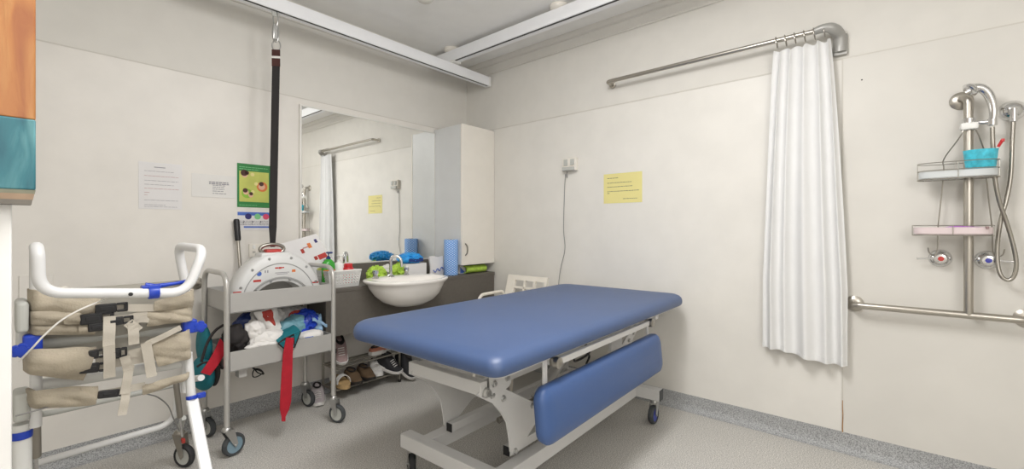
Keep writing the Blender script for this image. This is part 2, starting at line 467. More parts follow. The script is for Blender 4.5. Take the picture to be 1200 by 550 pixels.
# hanging strap
sx = aty(323, 60, -.305).x
root = empty('hoist_strap', (sx, -.305, 1.09), 'black webbing lifting strap hanging on steel hooks from the ceiling rail', 'strap')
m = MB()
def oval(c, w, h, r, tilt=0, n=18):
    pts = [V((c[0]+w*math.cos(t)*math.cos(tilt), c[1]+w*math.cos(t)*math.sin(tilt), c[2]+h*math.sin(t))) for t in [2*math.pi*k/n for k in range(n)]]
    return pts
m.tube(oval((sx, -.305, 2.462), .014, .045, .003, R(-45)), .0035, 8, closed=True)
m.tube(oval((sx, -.305, 2.375), .016, .055, .004, R(-30)), .0045, 8, closed=True)
m.tube(oval((sx+.004, -.305, 2.30), .024, .034, .004, R(-40)), .004, 8, closed=True)
m.box((sx-.016, -.312, 2.335), (sx+.012, -.298, 2.425), .005)
part(m, 'snap_hook', 'zinc', root)
m = MB(); m.box((sx-.02, -.309, 2.475), (sx+.02, -.301, 2.5025), .001)
part(m, 'rail_hanger', 'greyplastic', root)
def strip(p0, p1, w0, w1, face, th=.004, bow=0, nu=10, tw=0):
    """flat webbing between two points; face = width direction"""
    p0, p1, f = V(p0), V(p1), V(face).normalized()
    dn = (p1-p0).cross(f).normalized()
    def fn(u, v):
        w = w0+(w1-w0)*u
        return p0+(p1-p0)*u+f*(v-.5)*w+dn*bow*math.sin(math.pi*u)
    return fn, nu
wd = V((.75, -.66, 0))
m = MB(); fn, nu = strip((sx+.002, -.305, 2.275), (sx+.002, -.305, 2.175), .046, .046, wd); m.sheet(fn, nu, 2, .008); part(m, 'loop_end', 'brownweb', root)
m = MB(); fn, nu = strip((sx+.002, -.305, 2.235), (sx+.002, -.305, 2.222), .05, .05, wd); m.sheet(fn, 2, 2, .011); part(m, 'stitched_band', 'cloth', root)
sb = aty(318, 290, -.31)
m = MB(); fn, nu = strip((sx+.002, -.305, 2.175), (sb.x+.008, -.31, 1.20), .043, .043, wd); m.sheet(fn, nu, 2, .005)
fn, nu = strip((sb.x+.008, -.31, 1.20), (sb.x, -.33, 1.082), .043, .026, wd); m.sheet(fn, nu, 2, .005)
part(m, 'webbing', 'blackweb', root)

# ceiling smoke alarm at top edge of view
c = atz(498, -5, CH)
root = empty('smoke_alarm', (c.x, c.y, CH), 'round white smoke alarm fixed to the ceiling', 'smoke alarm')
m = MB(); m.lathe([(.001, -.042), (.030, -.042), (.044, -.034), (.055, -.020), (.06, -.006), (.06, 0)], (0, 0, 0), n=28); m.build('cover', 'cornice', root)

# ================================================================== BACK WALL: mirror, cabinet, vanity
root = empty('wall_mirror', (-1.0, 0, .93), 'large rectangular mirror with thin pale frame above the charcoal vanity', 'mirror')
part(MB().box((-1.592, -.022, .935), (-.418, -.008, 2.045)), 'glass', 'mirror', root)
fr = MB()
fr.box((-1.605, -.026, .925), (-1.592, -.004, 2.058), .002); fr.box((-1.592, -.026, 2.045), (-.412, -.004, 2.058), .002)
fr.box((-.418, -.024, .925), (-.4125, -.004, 2.045), .002); fr.box((-1.592, -.024, .925), (-.418, -.004, .935), .002)
part(fr, 'frame', 'alu', root)

root = empty('wall_cabinet', (-.2, -.19, .885), 'tall white wall cabinet in the corner above the vanity', 'cabinet')
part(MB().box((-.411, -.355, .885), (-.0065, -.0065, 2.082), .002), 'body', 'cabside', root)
d = part(MB().box((-.411, -.375, .882), (-.030, -.357, 2.085), .003), 'door', 'cab', root)
m = MB(); m.tube(spline([(-.372, -.376, .965), (-.372, -.398, .985), (-.372, -.404, 1.015), (-.372, -.398, 1.045), (-.372, -.376, 1.065)], 5), .0055, 8); part(m, 'handle', 'chrome2', d)
part(MB().box((-.030, -.372, .885), (-.0068, -.35, 2.082), .001), 'filler_strip', 'cab', root)

root = empty('vanity_counter', (-.85, -.2, .49), 'charcoal laminate vanity bench with deep front running to the corner', 'vanity')
VX = -1.605; VY = -.395
m = MB(); poly = [(VX, -.008), (-.008, -.008), (-.008, VY+.02), (-.028, VY), (VX, VY)]
m.prism(poly, .775, .80, 'xy', .002); part(m, 'worktop', 'lam', root)
part(MB().box((VX+.003, VY+.004, .49), (-.03, VY+.022, .775), .002), 'fascia', 'lam', root)
part(MB().box((VX+.003, VY+.022, .49), (VX+.02, -.008, .775), .002), 'end_panel', 'lam', root)
part(MB().box((VX, -.03, .80), (-.413, -.0055, .922), .002), 'upstand', 'lam', root)

# basin
bc = V((-1.07, -.515, .842))
root = empty('wash_basin', (bc.x, bc.y, .66), 'white ceramic semi-recessed basin let into the charcoal vanity', 'basin')
m = MB(); n = 48; rings = []
def ell(a, b, z, dy=0, e=2.3):
    r = []
    for j in range(n):
        t = 2*math.pi*j/n; c_, s_ = math.cos(t), math.sin(t)
        r.append(V((bc.x+a*math.copysign(abs(c_)**(2/e), c_), bc.y+dy+b*math.copysign(abs(s_)**(2/e), s_), z)))
    return r
Z = bc.z
out = [(.05, .04, Z-.19, -.02), (.12, .09, Z-.185, -.02), (.185, .145, Z-.155, -.015), (.235, .185, Z-.11, -.01), (.264, .215, Z-.06, 0), (.274, .228, Z-.034, 0), (.292, .234, Z-.024, 0), (.302, .239, Z-.016, 0), (.304, .240, Z-.005, 0), (.300, .238, Z, 0)]
inn = [(.278, .226, Z+.001, 0), (.262, .150, Z-.004, -.055), (.245, .138, Z-.02, -.055), (.21, .115, Z-.06, -.055), (.15, .085, Z-.10, -.05), (.06, .04, Z-.12, -.05), (.02, .02, Z-.122, -.05)]
m.rings([ell(a, b, z, dy) for a, b, z, dy in out+inn]); part(m, 'bowl', 'ceramic', root, auto=60)
m = MB(); m.lathe([(.02, 0), (.022, .003), (.012, .004)], (bc.x, bc.y-.05, Z-.121), n=16); part(m, 'drain', 'chrome', root)
# tap set
tx = aty(458, 326, -.36).x
root = empty('mixer_tap', (tx, -.36, Z), 'chrome gooseneck tap with two handles at the back of the basin', 'tap')
m = MB(); m.lathe([(.026, 0), (.026, .006), (.017, .014), (.013, .02)], (tx, -.36, Z), n=16)
m.tube(fillet([(tx, -.36, Z), (tx, -.36, Z+.125), (tx+.012, -.367, Z+.15), (tx+.035, -.385, Z+.152), (tx+.055, -.405, Z+.13), (tx+.06, -.41, Z+.07)], .025, 5), .0105, 12)
part(m, 'spout', 'chrome', root)
for hx, hy in ((aty(440, 326, -.37).x, -.37), (aty(476, 324, -.34).x, -.34)):
    m = MB(); m.lathe([(.024, 0), (.024, .006), (.016, .012), (.016, .03), (.021, .032), (.021, .053), (.017, .056), (.004, .057)], (hx, hy, Z), n=8)
    part(m, 'tap_handle', 'chrome', root)

# --- things on the vanity
CT = .8004
def tube_box(name, label, cat, lo, hi, matk, bev=.004, group=None):
    lo, hi = V(lo), V(hi); o = MB().box(lo, hi, bev).build(name, matk, loc=((lo.x+hi.x)/2, (lo.y+hi.y)/2, lo.z)); return tag(o, label, cat, group)
# perforated basket
bx0, bx1, by0, by1, bz1 = -1.575, -1.345, -.375, -.185, .912
root = empty('plastic_basket', ((bx0+bx1)/2, (by0+by1)/2, CT), 'white perforated plastic basket at the left end of the vanity', 'basket')
m = MB()
tp = .014
def bwall(p0, p1, q0, q1, nh, nz):
    """perforated wall: lattice of bars between bottom edge p0-p1 and top edge q0-q1"""
    p0, p1, q0, q1 = map(V, (p0, p1, q0, q1))
    P = lambda u, v: (p0*(1-u)+p1*u)*(1-v)+(q0*(1-u)+q1*u)*v
    m.sheet(lambda u, v: P(u, v*.16), nh, 1, .003); m.sheet(lambda u, v: P(u, .80+v*.20), nh, 1, .003)
    for k in range(nh+1):
        a = k/nh*.96+.02; m.sheet(lambda u, v, a=a: P(a+(u-.5)*.56/nh, v), 1, 2, .003)
    for k in range(nz+1):
        b = .16+k/nz*.64; m.sheet(lambda u, v, b=b: P(u, b+(v-.5)*.10), nh, 1, .003)
b_ = [(bx0+tp, by0+tp, CT+.002), (bx1-tp, by0+tp, CT+.002), (bx1-tp, by1-tp, CT+.002), (bx0+tp, by1-tp, CT+.002)]
t_ = [(bx0, by0, bz1), (bx1, by0, bz1), (bx1, by1, bz1), (bx0, by1, bz1)]
for i in range(4): j = (i+1) % 4; bwall(b_[i], b_[j], t_[i], t_[j], 10 if i % 2 == 0 else 8, 4)
part(m, 'lattice_wall', 'wplastic', root)
part(MB().box((bx0+tp, by0+tp, CT), (bx1-tp, by1-tp, CT+.004), .001), 'base', 'wplastic', root)
m = MB(); m.tube([V(p) for p in t_], .005, 8, closed=True); part(m, 'rim', 'wplastic', root)
def bottle(name, label, cat, x, y, z, prof, matk, cap=None, capmat='wplastic', pump=False, n=20, sx=1, sy=1):
    root = empty(name, (x, y, z), label, cat)
    m = MB(); m.lathe(prof, (0, 0, 0), n=n, sx=sx, sy=sy); m.build('bottle_body', matk, root)
    if cap:
        m = MB(); m.lathe(cap, (0, 0, 0), n=16)
        if pump:
            h = cap[-1][1]
            m.cyl((0, 0, h), (0, 0, h+.02), .004, 8); m.box((-.012, -.038, h+.016), (.012, .012, h+.028), .004)
        m.build('pump' if pump else 'lid', capmat, root)
    return root
bz = CT+.005
gx = aty(384, 310, -.29).x
g_ = bottle('soap_bottle', 'green pump soap bottle with navy pump standing in the white basket', 'soap bottle', gx+.005, -.29, bz,
       [(.02, 0), (.039, .004), (.042, .02), (.042, .135), (.039, .160), (.020, .18), (.014, .185)], 'soapgreen', [(.014, .184), (.015, .195), (.008, .2), (.007, .205)], 'navy', True, sx=1.05, sy=.75)
m = MB(); m.sheet(lambda u, v: (.0452*math.cos(R(205+130*u)), .0322*math.sin(R(205+130*u)), .075+.04*v), 10, 1, .001); m.build('front_label', 'orange', g_)
wx = aty(397, 312, -.27).x
bottle('pump_bottle', 'white pump bottle between the green soap and the red jar', 'pump bottle', wx, -.27, bz,
       [(.02, 0), (.034, .004), (.035, .02), (.035, .135), (.03, .15), (.013, .158), (.012, .16)], 'wplastic', [(.013, .159), (.014, .172), (.006, .176), (.006, .18)], 'wplastic', True)
jx = aty(408, 312, -.30).x
bottle('plastic_jar', 'red plastic jar with lid at the right end of the white basket', 'jar', jx, -.30, bz,
       [(.02, 0), (.034, .004), (.036, .02), (.036, .115), (.032, .122)], 'redplastic', [(.026, .122), (.029, .124), (.029, .145), (.026, .148), (.002, .148)], 'redplastic')

# lime cloths
def cloth_lump(name, label, c, rad, seed, k='limecloth', amp=.55, fr=30, group=None, cat='cloth', flat=CT):
    m = MB(); m.blob(c, rad, seed, amp, fr, 5, flat=flat); o = m.build(name, k, loc=(c[0], c[1], flat)); return tag(o, label, cat, group)
p = aty(441, 318, -.21); cloth_lump('cleaning_cloth', 'crumpled lime green cloth behind the left tap handle', (p.x, -.21, CT+.045), (.06, .055, .055), 3)
p = aty(467, 315, -.20); cloth_lump('cleaning_cloth', 'crumpled lime green cloth behind the gooseneck spout', (p.x, -.20, CT+.05), (.055, .05, .06), 5)
p = aty(455, 318, -.16); cloth_lump('paper_towel_bundle', 'white crumpled paper towels between the two lime cloths', (p.x, -.14, CT+.05), (.06, .05, .05), 8, 'cloth', cat='paper towels')
# box + glove pack
xa, xb = aty(476, 315, -.28).x, aty(500, 315, -.28).x
tube_box('tissue_box', 'white cardboard tissue box under the bright blue packet', 'box', (xa, -.28, CT), (xb, -.16, CT+.118), 'paper')
root = empty('glove_packet', ((xa+xb)/2-.02, -.22, CT+.119), 'bright blue film packet of gloves lying on the white tissue box', 'packet')
m = MB(); m.blob(((xa+xb)/2-.02, -.22, CT+.155), (.09, .07, .040), 11, .40, 26, 5, flat=CT+.1195); part(m, 'film', 'bluebox', root)
m = MB(); m.sheet(lambda u, v: ((xa+xb)/2-.085+.135*u, -.298-.003*math.sin(6*u), CT+.132+.024*v+.003*math.sin(9*u)), 12, 2, .003); part(m, 'dark_stripe', 'navy', root)
# wipes packet
xa, xb = aty(504, 315, -.24).x, aty(519, 315, -.24).x
root = empty('wipes_packet', ((xa+xb)/2, -.21, CT), 'white upright packet with blue lettering beside the blue paper roll', 'packet')
m = MB(); m.sheet(lambda u, v: (xa+(xb-xa)*u+.004*math.sin(5*v), -.235-.016*math.sin(math.pi*u)*math.sin(math.pi*min(1, v+.15)), CT+.001+.158*v+.006*math.sin(7*u)*v), 10, 10, .02); part(m, 'pouch', 'paper', root)
m = MB()
m.tube(spline([(xa+(xb-xa)*u, -.264-.003*math.sin(math.pi*u), CT+.045+.012*math.sin(19*u)+.03*(u-.3)) for u in [i/14*.8+.1 for i in range(15)]], 3), .0035, 6); part(m, 'blue_script', 'pblue', root)
# paper roll
p = aty(528.5, 300, -.30)
root = empty('paper_roll', (p.x, -.30, CT), 'tall blue patterned paper towel roll standing on the vanity', 'paper roll')
m = MB(); m.lathe([(.052, 0), (.058, .002), (.059, .006), (.059, .296), (.057, .300), (.024, .300), (.022, .297), (.022, .28)], (0, 0, 0), n=40); m.build('roll', 'bluepaper', root)
m = MB(); m.lathe([(.0215, .27), (.0215, .302), (.019, .302), (.019, .27)], (0, 0, 0), n=24); m.build('cardboard_core', 'tan', root)
xa, xb = aty(537.5, 316, -.27).x, aty(543, 316, -.27).x
o = tube_box('small_carton', 'small white and blue carton tucked between paper roll and green roll', 'box', (xa, -.29, CT), (xb+.01, -.23, CT+.088), 'paper', .002)
m = MB(); m.prism([(xa-.0005, CT+.004), (xb+.008, CT+.004), (xa-.0005, CT+.06)], -.2915, -.2905); part(m, 'blue_print', 'pblue', o)
xa, xb = aty(544, 316, -.30).x, aty(567, 316, -.30).x
m = MB()
def rl(u, v):
    t = 2*math.pi*v*1.6; r = .036-.010*v+.003*noise.noise(V((u*6, v*7, 0)))
    return (xa+(xb-xa)*u, -.30+r*1.15*math.cos(t), CT+.034+r*math.sin(t)*.9)
m.sheet(rl, 14, 40, .005)
tag(m.build('rolled_cloth', 'limecloth', loc=((xa+xb)/2, -.3, CT)), 'rolled lime green cloth under the wall cabinet', 'cloth')

# ================================================================== PAPERS ON THE BACK WALL
def wall_paper_back(name, label, cat, tl, br, matk, th=.0015, group=None, off=.005):
    a, b = aty(*tl, 0), aty(*br, 0); w, h = b.x-a.x, a.z-b.z
    root = empty(name, ((a.x+b.x)/2, -off, b.z), label, cat, group=group)
    m = MB(); m.box((-w/2, -th, 0), (w/2, 0, h), .0004); m.build('sheet', matk, root)
    return root, w, h
def bars(root, name, rects, k, y=-.002):
    m = MB()
    for x0, z0, x1, z1 in rects: m.box((x0, y-.0004, z0), (x1, y+.0006, z1))
    return m.build(name, k, root)
def discs(root, name, ds, k, y=-.0026):
    m = MB()
    for x, z, r in ds: m.lathe([(r, 0), (r, .0008)], (x, y, z), (0, -1, 0), 24)
    return m.build(name, k, root)
nr, w, h = wall_paper_back('wall_notice', 'large white typed notice nearest the painted board on the back wall', 'notice', (162, 189), (213, 246), 'paper')
def lines(w, ys, x0, ends, t):
    out = []
    rnd = random.Random(3)
    for y, e in zip(ys, ends):
        x = x0
        while x < e:
            L = min(rnd.uniform(.008, .024), e-x); out.append((x, y, x+L, y+t)); x += L+.003
    return out
bars(nr, 'printed_lines', lines(w, [h-.05, h-.103, h-.125, h-.212, h-.238, .012], -w/2+.025, [w*.3, w*.42, w*.3, w*.4, w*.1, w*.38], .0018), 'ink')
bars(nr, 'red_lines', lines(w, [h-.077, h-.147, h-.17, h-.183], -w/2+.025, [w*.42, w*.42, -.05, -.06], .002), 'inkred')
bars(nr, 'heading', [(-.03, h-.028, .02, h-.024)], 'ink')
nr, w, h = wall_paper_back('wall_notice', 'small glossy laminated landscape notice beside the green poster', 'notice', (224, 203), (277, 233), 'gloss')
bars(nr, 'heading', lines(w, [h-.048, h-.058], -.03, [.075, .075], .006), 'ink')
bars(nr, 'printed_lines', lines(w, [.073, .062, .05, .038, .024], -.012, [.055, .05, .05, .045, .06], .0035), 'ink')
nr, w, h = wall_paper_back('wall_poster', 'green framed poster with yellow centre and three small portraits on the back wall', 'poster', (277.5, 191), (316, 244), 'green')
bars(nr, 'yellow_field', [(-w/2+.012, .035, w/2-.008, h-.047)], 'lime', -.0018)
bars(nr, 'title_lines', lines(w, [h-.024, h-.037], -w/2+.012, [w*.42, w*.15], .004), 'pgreen')
bars(nr, 'footer_lines', lines(w, [.012], -w/2+.012, [w*.1], .003), 'pgreen')
discs(nr, 'orange_disc', [(.048, h*.49, .032)], 'orange')
discs(nr, 'green_disc', [(-.042, h*.32, .030)], 'lime2')
discs(nr, 'pale_dots', [(-.01, h*.76, .012), (.012, h*.55, .011), (-.008, h*.36, .011)], 'yellow', -.0027)
discs(nr, 'face_spots', [(-.055, h*.74, .017), (.045, h*.49, .020), (-.048, h*.345, .016), (-.02, h*.28, .014)], 'skin', -.0034)
discs(nr, 'hair_spots', [(-.058, h*.785, .020), (-.042, h*.79, .012), (.043, h*.555, .014), (-.052, h*.385, .014), (-.018, h*.315, .011)], 'hair', -.004)
nr, w, h = wall_paper_back('wall_poster', 'white poster with blue banner and round icons under the green poster', 'poster', (278, 248), (316, 270), 'paper')
bars(nr, 'blue_banner', [(-w/2, h-.024, w/2, h-.002), (-w/2+.035, .016, w/2, .026)], 'pblue', -.0018)
discs(nr, 'navy_icon', [(-.035, h-.03, .019)], 'ppurple'); discs(nr, 'mint_icon', [(.02, h-.03, .019)], 'pgreen'); discs(nr, 'pink_icon', [(.07, h-.03, .019)], 'ppink')
bars(nr, 'small_text', lines(w, [.058, .050, .042, .034], -w/2+.012, [w*.45]*4, .0025), 'ink')
def text(root, name, s, size, loc, k, rot=(R(90), 0, 0)):
    cu = bpy.data.curves.new(name, 'FONT'); cu.body = s; cu.size = size; cu.extrude = .0004; cu.align_x = 'CENTER'
    t = bpy.data.objects.new('tmp', cu); C.objects.link(t)
    bpy.context.view_layer.update()
    me = bpy.data.meshes.new_from_object(t.evaluated_get(bpy.context.evaluated_depsgraph_get())); bpy.data.objects.remove(t)
    me.materials.clear(); me.materials.append(M[k])
    o = bpy.data.objects.new(name, me); C.objects.link(o); o.parent = root; o.location = loc; o.rotation_euler = rot
    return o
for qx in (-.062, -.012, .036): text(nr, 'question_mark', '?', .04, (qx, -.0025, .034), 'inkdark')

# power points
def outlet_back(name, label, tl, br, n_sw):
    a, b = aty(*tl, 0), aty(*br, 0); w, h = b.x-a.x, a.z-b.z
    root = empty(name, ((a.x+b.x)/2, -.004, b.z), label, 'power outlet')
    m = MB(); m.box((-w/2, -.012, 0), (w/2, 0, h), .003); m.build('cover_plate', 'cab', root)
    for k in range(n_sw):
        x = -w/2+w*(k+.5)/n_sw
        m = MB(); m.box((x-.008, -.017, h*.62), (x+.008, -.011, h*.9), .002); m.build('switch', 'wplastic', root)
        m = MB()
        for dx, tl_ in ((-.006, .5), (.006, -.5), (0, 0)):
            m.box((x+dx-.001, -.0126, h*.28), (x+dx+.001, -.0115, h*.45))
        m.build('socket_slots', 'slot', root)
    return root
oR = outlet_back('power_outlet', 'double power outlet on the back wall behind the arched hoist unit', (291, 286), (313, 300.5), 2)
m = MB(); m.box((.005, -.05, .01), (.04, -.012, .045), .006); m.build('plug', 'wplastic', oR)
a, b = aty(22, 323, 0), aty(62, 360, 0)
root = empty('access_plate', ((a.x+b.x)/2, -.004, b.z), 'blank cream wall plate behind the canvas sling chair', 'wall plate')
m = MB(); m.box((-(b.x-a.x)/2, -.008, 0), ((b.x-a.x)/2, 0, a.z-b.z), .003); m.build('plate', 'lining', root)
# stainless handrail on the back wall (behind chair and trolley)
p0, p1 = aty(229, 344, -.06), aty(245, 343, -.06)
root = empty('wall_grab_rail', (-2.45, -.06, .86), 'steel wall handrail glimpsed behind the sling chair and trolley', 'grab rail')
zr = .868
m = MB(); m.tube(fillet([(-2.75, -.006, zr), (-2.75, -.06, zr), (-2.20, -.06, zr), (-2.20, -.006, zr)], .03), .0155, 12); part(m, 'bar', 'steel', root)
for x in (-2.75, -2.20):
    m = MB(); m.lathe([(.036, 0), (.036, .006), (.02, .01)], (x, -.004, zr), (0, -1, 0), 20); part(m, 'flange', 'steel', root)

# walking stick / brush handle leaning on wall
p = aty(279, 260, -.06)
root = empty('long_handle', (p.x+.015, -.1, .765), 'thin steel pole with black rubber grip leaning on the wall behind the trolley', 'pole')
b0, b1 = V((p.x+.012, -.10, .762)), V((p.x, -.03, 1.245)); dd = (b1-b0).normalized()
m = MB(); m.cyl(b0, b1-dd*.03, .0095, 12); part(m, 'shaft', 'chrome2', root)
m = MB(); m.lathe([(.012, 0), (.016, .004), (.017, .02), (.017, .125), (.014, .135), (.004, .138)], b1-dd*.13, dd, 16); part(m, 'grip', 'dark', root)

# ================================================================== RIGHT WALL
# yellow note
a, b = atx(708, 204, 0), atx(753, 237, 0); w = a.y-b.y; zt = a.z-.005; h = zt-b.z
root = empty('laminated_note', (-.0045, (a.y+b.y)/2, b.z), 'yellow laminated note on the right wall above the couch', 'note')
m = MB(); m.box((-.0015, -w/2-.004, -.004), (0, w/2+.004, h+.006), .0004); m.build('laminate_border', 'gloss', root)
m = MB(); m.box((-.0022, -w/2, 0), (-.001, w/2, h)); m.build('sheet', 'yellow', root)
m = MB(); rnd = random.Random(5)
for z, s, e in ((h-.035, .0, .27), (h-.07, 0, .72), (h-.10, 0, .72), (h-.133, 0, .92), (h-.146, 0, .08), (h-.19, .5, .92)):
    y = w/2-.03-s*(w-.05)
    while y > w/2-.03-e*(w-.05):
        L = rnd.uniform(.008, .022); m.box((-.0027, y-L, z), (-.0018, y, z+.0035)); y -= L+.004
m.build('typed_lines', 'inkdark', root)
# switch box
a, b = atx(662, 187, 0), atx(678, 200, 0)
root = empty('power_outlet', (-.004, (a.y+b.y)/2, b.z), 'cream surface mounted double outlet with hanging cord on the right wall', 'power outlet')
wy = (a.y-b.y)/2; h = a.z-b.z
m = MB(); m.box((-.035, -wy, 0), (0, wy, h), .005); m.build('housing', 'cab', root)
for s in (-.5, .45):
    m = MB(); m.box((-.044, s*wy-.017, h*.42), (-.033, s*wy+.017, h*.9), .003); m.build('switch', 'greyplastic', root)
m = MB(); m.box((-.05, -wy*.8, .002), (-.034, wy*.9, h*.3), .004); m.build('plug_shroud', 'greyplastic', root)
q = [(-.02, a.y-.035, b.z+.004), (-.016, a.y-.03, b.z-.05)]
for px, py in ((662.5, 206), (661, 240), (660.5, 270), (662, 292), (657, 315), (654.5, 338)):
    t = atx(px, py, -.012); q.append(tuple(t))
q.append((-.012, q[-1][1]+.01, .35))
m = MB(); m.tube(spline([V(x)-root.location for x in q], 6), .0028, 8); m.build('cord', 'grcable', root)

# curtain rod
RX = -.095
zrod = atx(800, 74.5, RX).z
y0, y1 = atx(711, 96, RX).y, atx(962, 38, RX).y
root = empty('curtain_rod', (RX, (y0+y1)/2, zrod), 'steel shower curtain rod fixed high on the right wall', 'curtain rod')
m = MB(); m.tube(fillet([(-.006, y0+.0, zrod), (RX, y0, zrod), (RX, y1-.03, zrod)], .03), .0135, 14); part(m, 'bar', 'steel', root)
m = MB(); m.lathe([(.026, 0), (.026, .008), (.018, .012)], (-.004, y0, zrod), (-1, 0, 0), 20); part(m, 'end_flange', 'steel', root)
# moulded bracket at the curtain end: bends back to the wall and down
m = MB()
bz_ = zrod
pts = spline([(RX, y1+.03, bz_), (RX-.002, y1-.015, bz_+.004), (RX+.012, y1-.05, bz_-.004), (-.035, y1-.073, bz_-.03), (-.018, y1-.078, bz_-.075), (-.014, y1-.078, bz_-.115)], 5)
m.tube(pts, [.019+.010*min(1, i/12) for i in range(len(pts))], 14)
m.box((-.022, y1-.11, bz_-.135), (-.002, y1-.045, bz_-.02), .008)
part(m, 'wall_bracket', 'bracketgrey', root)

# curtain
yT0, yT1 = atx(907, 50, RX).y, atx(972, 38, RX).y-.005
yB0, yB1 = atx(893, 415, RX).y, atx(993, 425, RX).y
zT, zB = zrod-.045, .485
def cur(u, v):
    # u across, v down
    yt = yT0+(yT1-yT0)*u; yb_ = yB0+(yB1-yB0)*u
    sp = min(1, v*1.3)
    y = yt+(yb_-yt)*(sp**.8)
    ph = 2*math.pi*5.2*(u+.02*math.sin(3*v)+.05*math.sin(6*u))
    am = .011+.013*v*(1-.3*v)
    x = RX+.026+am*math.sin(ph)+.010*math.sin(ph*.47+1.2+v)*v
    y += .006*math.cos(ph)*(1-.4*v)
    z = zT-.018*(.5-.5*math.cos(2*math.pi*5*u))*(1-v)**6+(zB-zT)*v+.012*math.sin(5*u+1)*v-.018*(u-.5)*v
    return (x, y, z)
m = MB(); m.sheet(cur, 120, 60, .0022)
o = m.build('shower_curtain', None and 'curtain' or 'curtain', loc=(RX, (yT0+yT1)/2, zB)); tag(o, 'white shower curtain bunched at the right end of its steel rod', 'curtain')
m = MB(); m.sheet(lambda u, v: V(cur(u, .985+.015*v))+V((-.0014, 0, 0)), 120, 1, .003); part(m, 'hem', 'curtain', o)
for k in range(6):
    yk = yT0+(yT1+.01-yT0)*(k+.3)/5.7
    m = MB(); m.tube([V((RX+.022*math.cos(t), yk+.004*math.sin(t*1), zrod-.012+.032*math.sin(t))) for t in [2*math.pi*i/16 for i in range(16)]], .0022, 6, closed=True)
    ro = tag(m.build('curtain_ring', 'chrome2', loc=(RX, yk, zrod)), 'thin metal curtain ring looped over the rod above the white curtain', 'curtain ring', 'curtain rings on the rod')

# grab rail + shower riser
gz = .795; ga, gb = -2.978, -3.575; gx_ = -.075
root = empty('shower_grab_rail', (gx_, -3.28, gz), 'stainless grab rail with upright riser bar on the shower wall', 'grab rail')
m = MB(); m.tube(fillet([(-.008, ga, gz), (gx_, ga, gz), (gx_, gb, gz), (-.008, gb, gz)], .045), .0165, 16); part(m, 'horizontal_bar', 'steel', root)
vy = (atx(1133, 370, gx_).y+atx(1137, 160, gx_).y)/2
ztop = atx(1138, 112, gx_).z
m = MB(); m.tube(fillet([(gx_, vy, gz-.004), (gx_, vy, ztop-.02), (-.05, vy+.012, ztop), (-.008, vy+.018, ztop)], .05, 8), .0165, 16); part(m, 'riser_bar', 'steel', root)
for fy_, fz_ in ((ga, gz), (gb, gz), (vy+.018, ztop-.005)):
    m = MB(); m.lathe([(.041, 0), (.041, .005), (.032, .011), (.019, .016)], (-.006, fy_, fz_), (-1, 0, 0), 28); part(m, 'wall_flange', 'steel', root)
# hand shower
hx = -.115
root = empty('hand_shower', (hx, vy, atx(1150, 143, hx).z), 'chrome hand shower in its slider at the top of the riser bar', 'hand shower')
pts = [atx(px, py, hx) for px, py in ((1163, 144), (1164.5, 132), (1162.5, 119), (1157, 108.5), (1150, 103.5), (1143, 103), (1137, 105.5), (1132.5, 108))]
sp_ = spline(pts, 5); k = len(sp_)
m = MB(); m.tube(sp_, [.013+.006*math.sin(min(1, i/k*1.4)*math.pi/2)+(.003 if i > k*.7 else 0) for i in range(k)], 14); part(m, 'handle', 'chrome', root)
hd = pts[-2]
m = MB(); m.lathe([(.012, -.018), (.026, -.012), (.032, -.002), (.032, .004), (.027, .008), (.002, .009)], hd+V((-.004, .0, 0)), V((-.25, .75, -.62)), 22); part(m, 'spray_head', 'chrome', root)
s0, s1 = atx(1136, 144.5, gx_), atx(1163, 142.5, hx)
m = MB(); m.cyl(V((gx_, vy, s0.z-.022)), V((gx_, vy, s0.z+.022)), .022, 16); m.tube([V((gx_, vy, s0.z)), V((hx, s1.y+.02, s1.z)), s1], .009, 10)
m.cyl(s1+V((0, 0, -.018)), s1+V((0, 0, .012)), .016, 14); part(m, 'slider_bracket', 'chrome', root)
# hose + wall outlet
root = empty('shower_hose', (-.03, atx(1187, 129, 0).y, atx(1187, 129, 0).z), 'flexible chrome shower hose looping down from the wall outlet', 'hose')
hp = [(1163, 149, hx), (1163.5, 170, hx), (1165, 200, -.10), (1170, 232, -.09), (1180, 262, -.075), (1188, 290, -.07), (1191, 310, -.07), (1188, 324, -.07), (1181, 328.5, -.07), (1173, 323, -.07), (1169, 308, -.065), (1169, 285, -.06), (1173, 258, -.06), (1180, 232, -.055), (1184.5, 205, -.05), (1186, 170, -.05), (1187.5, 143, -.047)]
m = MB(); pts = spline([atx(px, py, x) for px, py, x in hp], 10); m.tube(pts, [.0075+.0006*(i % 2) for i in range(len(pts))], 10); part(m, 'hose', 'chrome2', root)
e = atx(1187, 129, -.03)
m = MB(); m.lathe([(.045, 0), (.045, .008), (.040, .022), (.028, .036), (.012, .044), (.002, .046)], (-.006, e.y, e.z), (-1, 0, 0), 26)
m.cyl((-.047, e.y, e.z-.055), (-.047, e.y, e.z+.005), .0125, 14); part(m, 'wall_outlet', 'chrome', root)
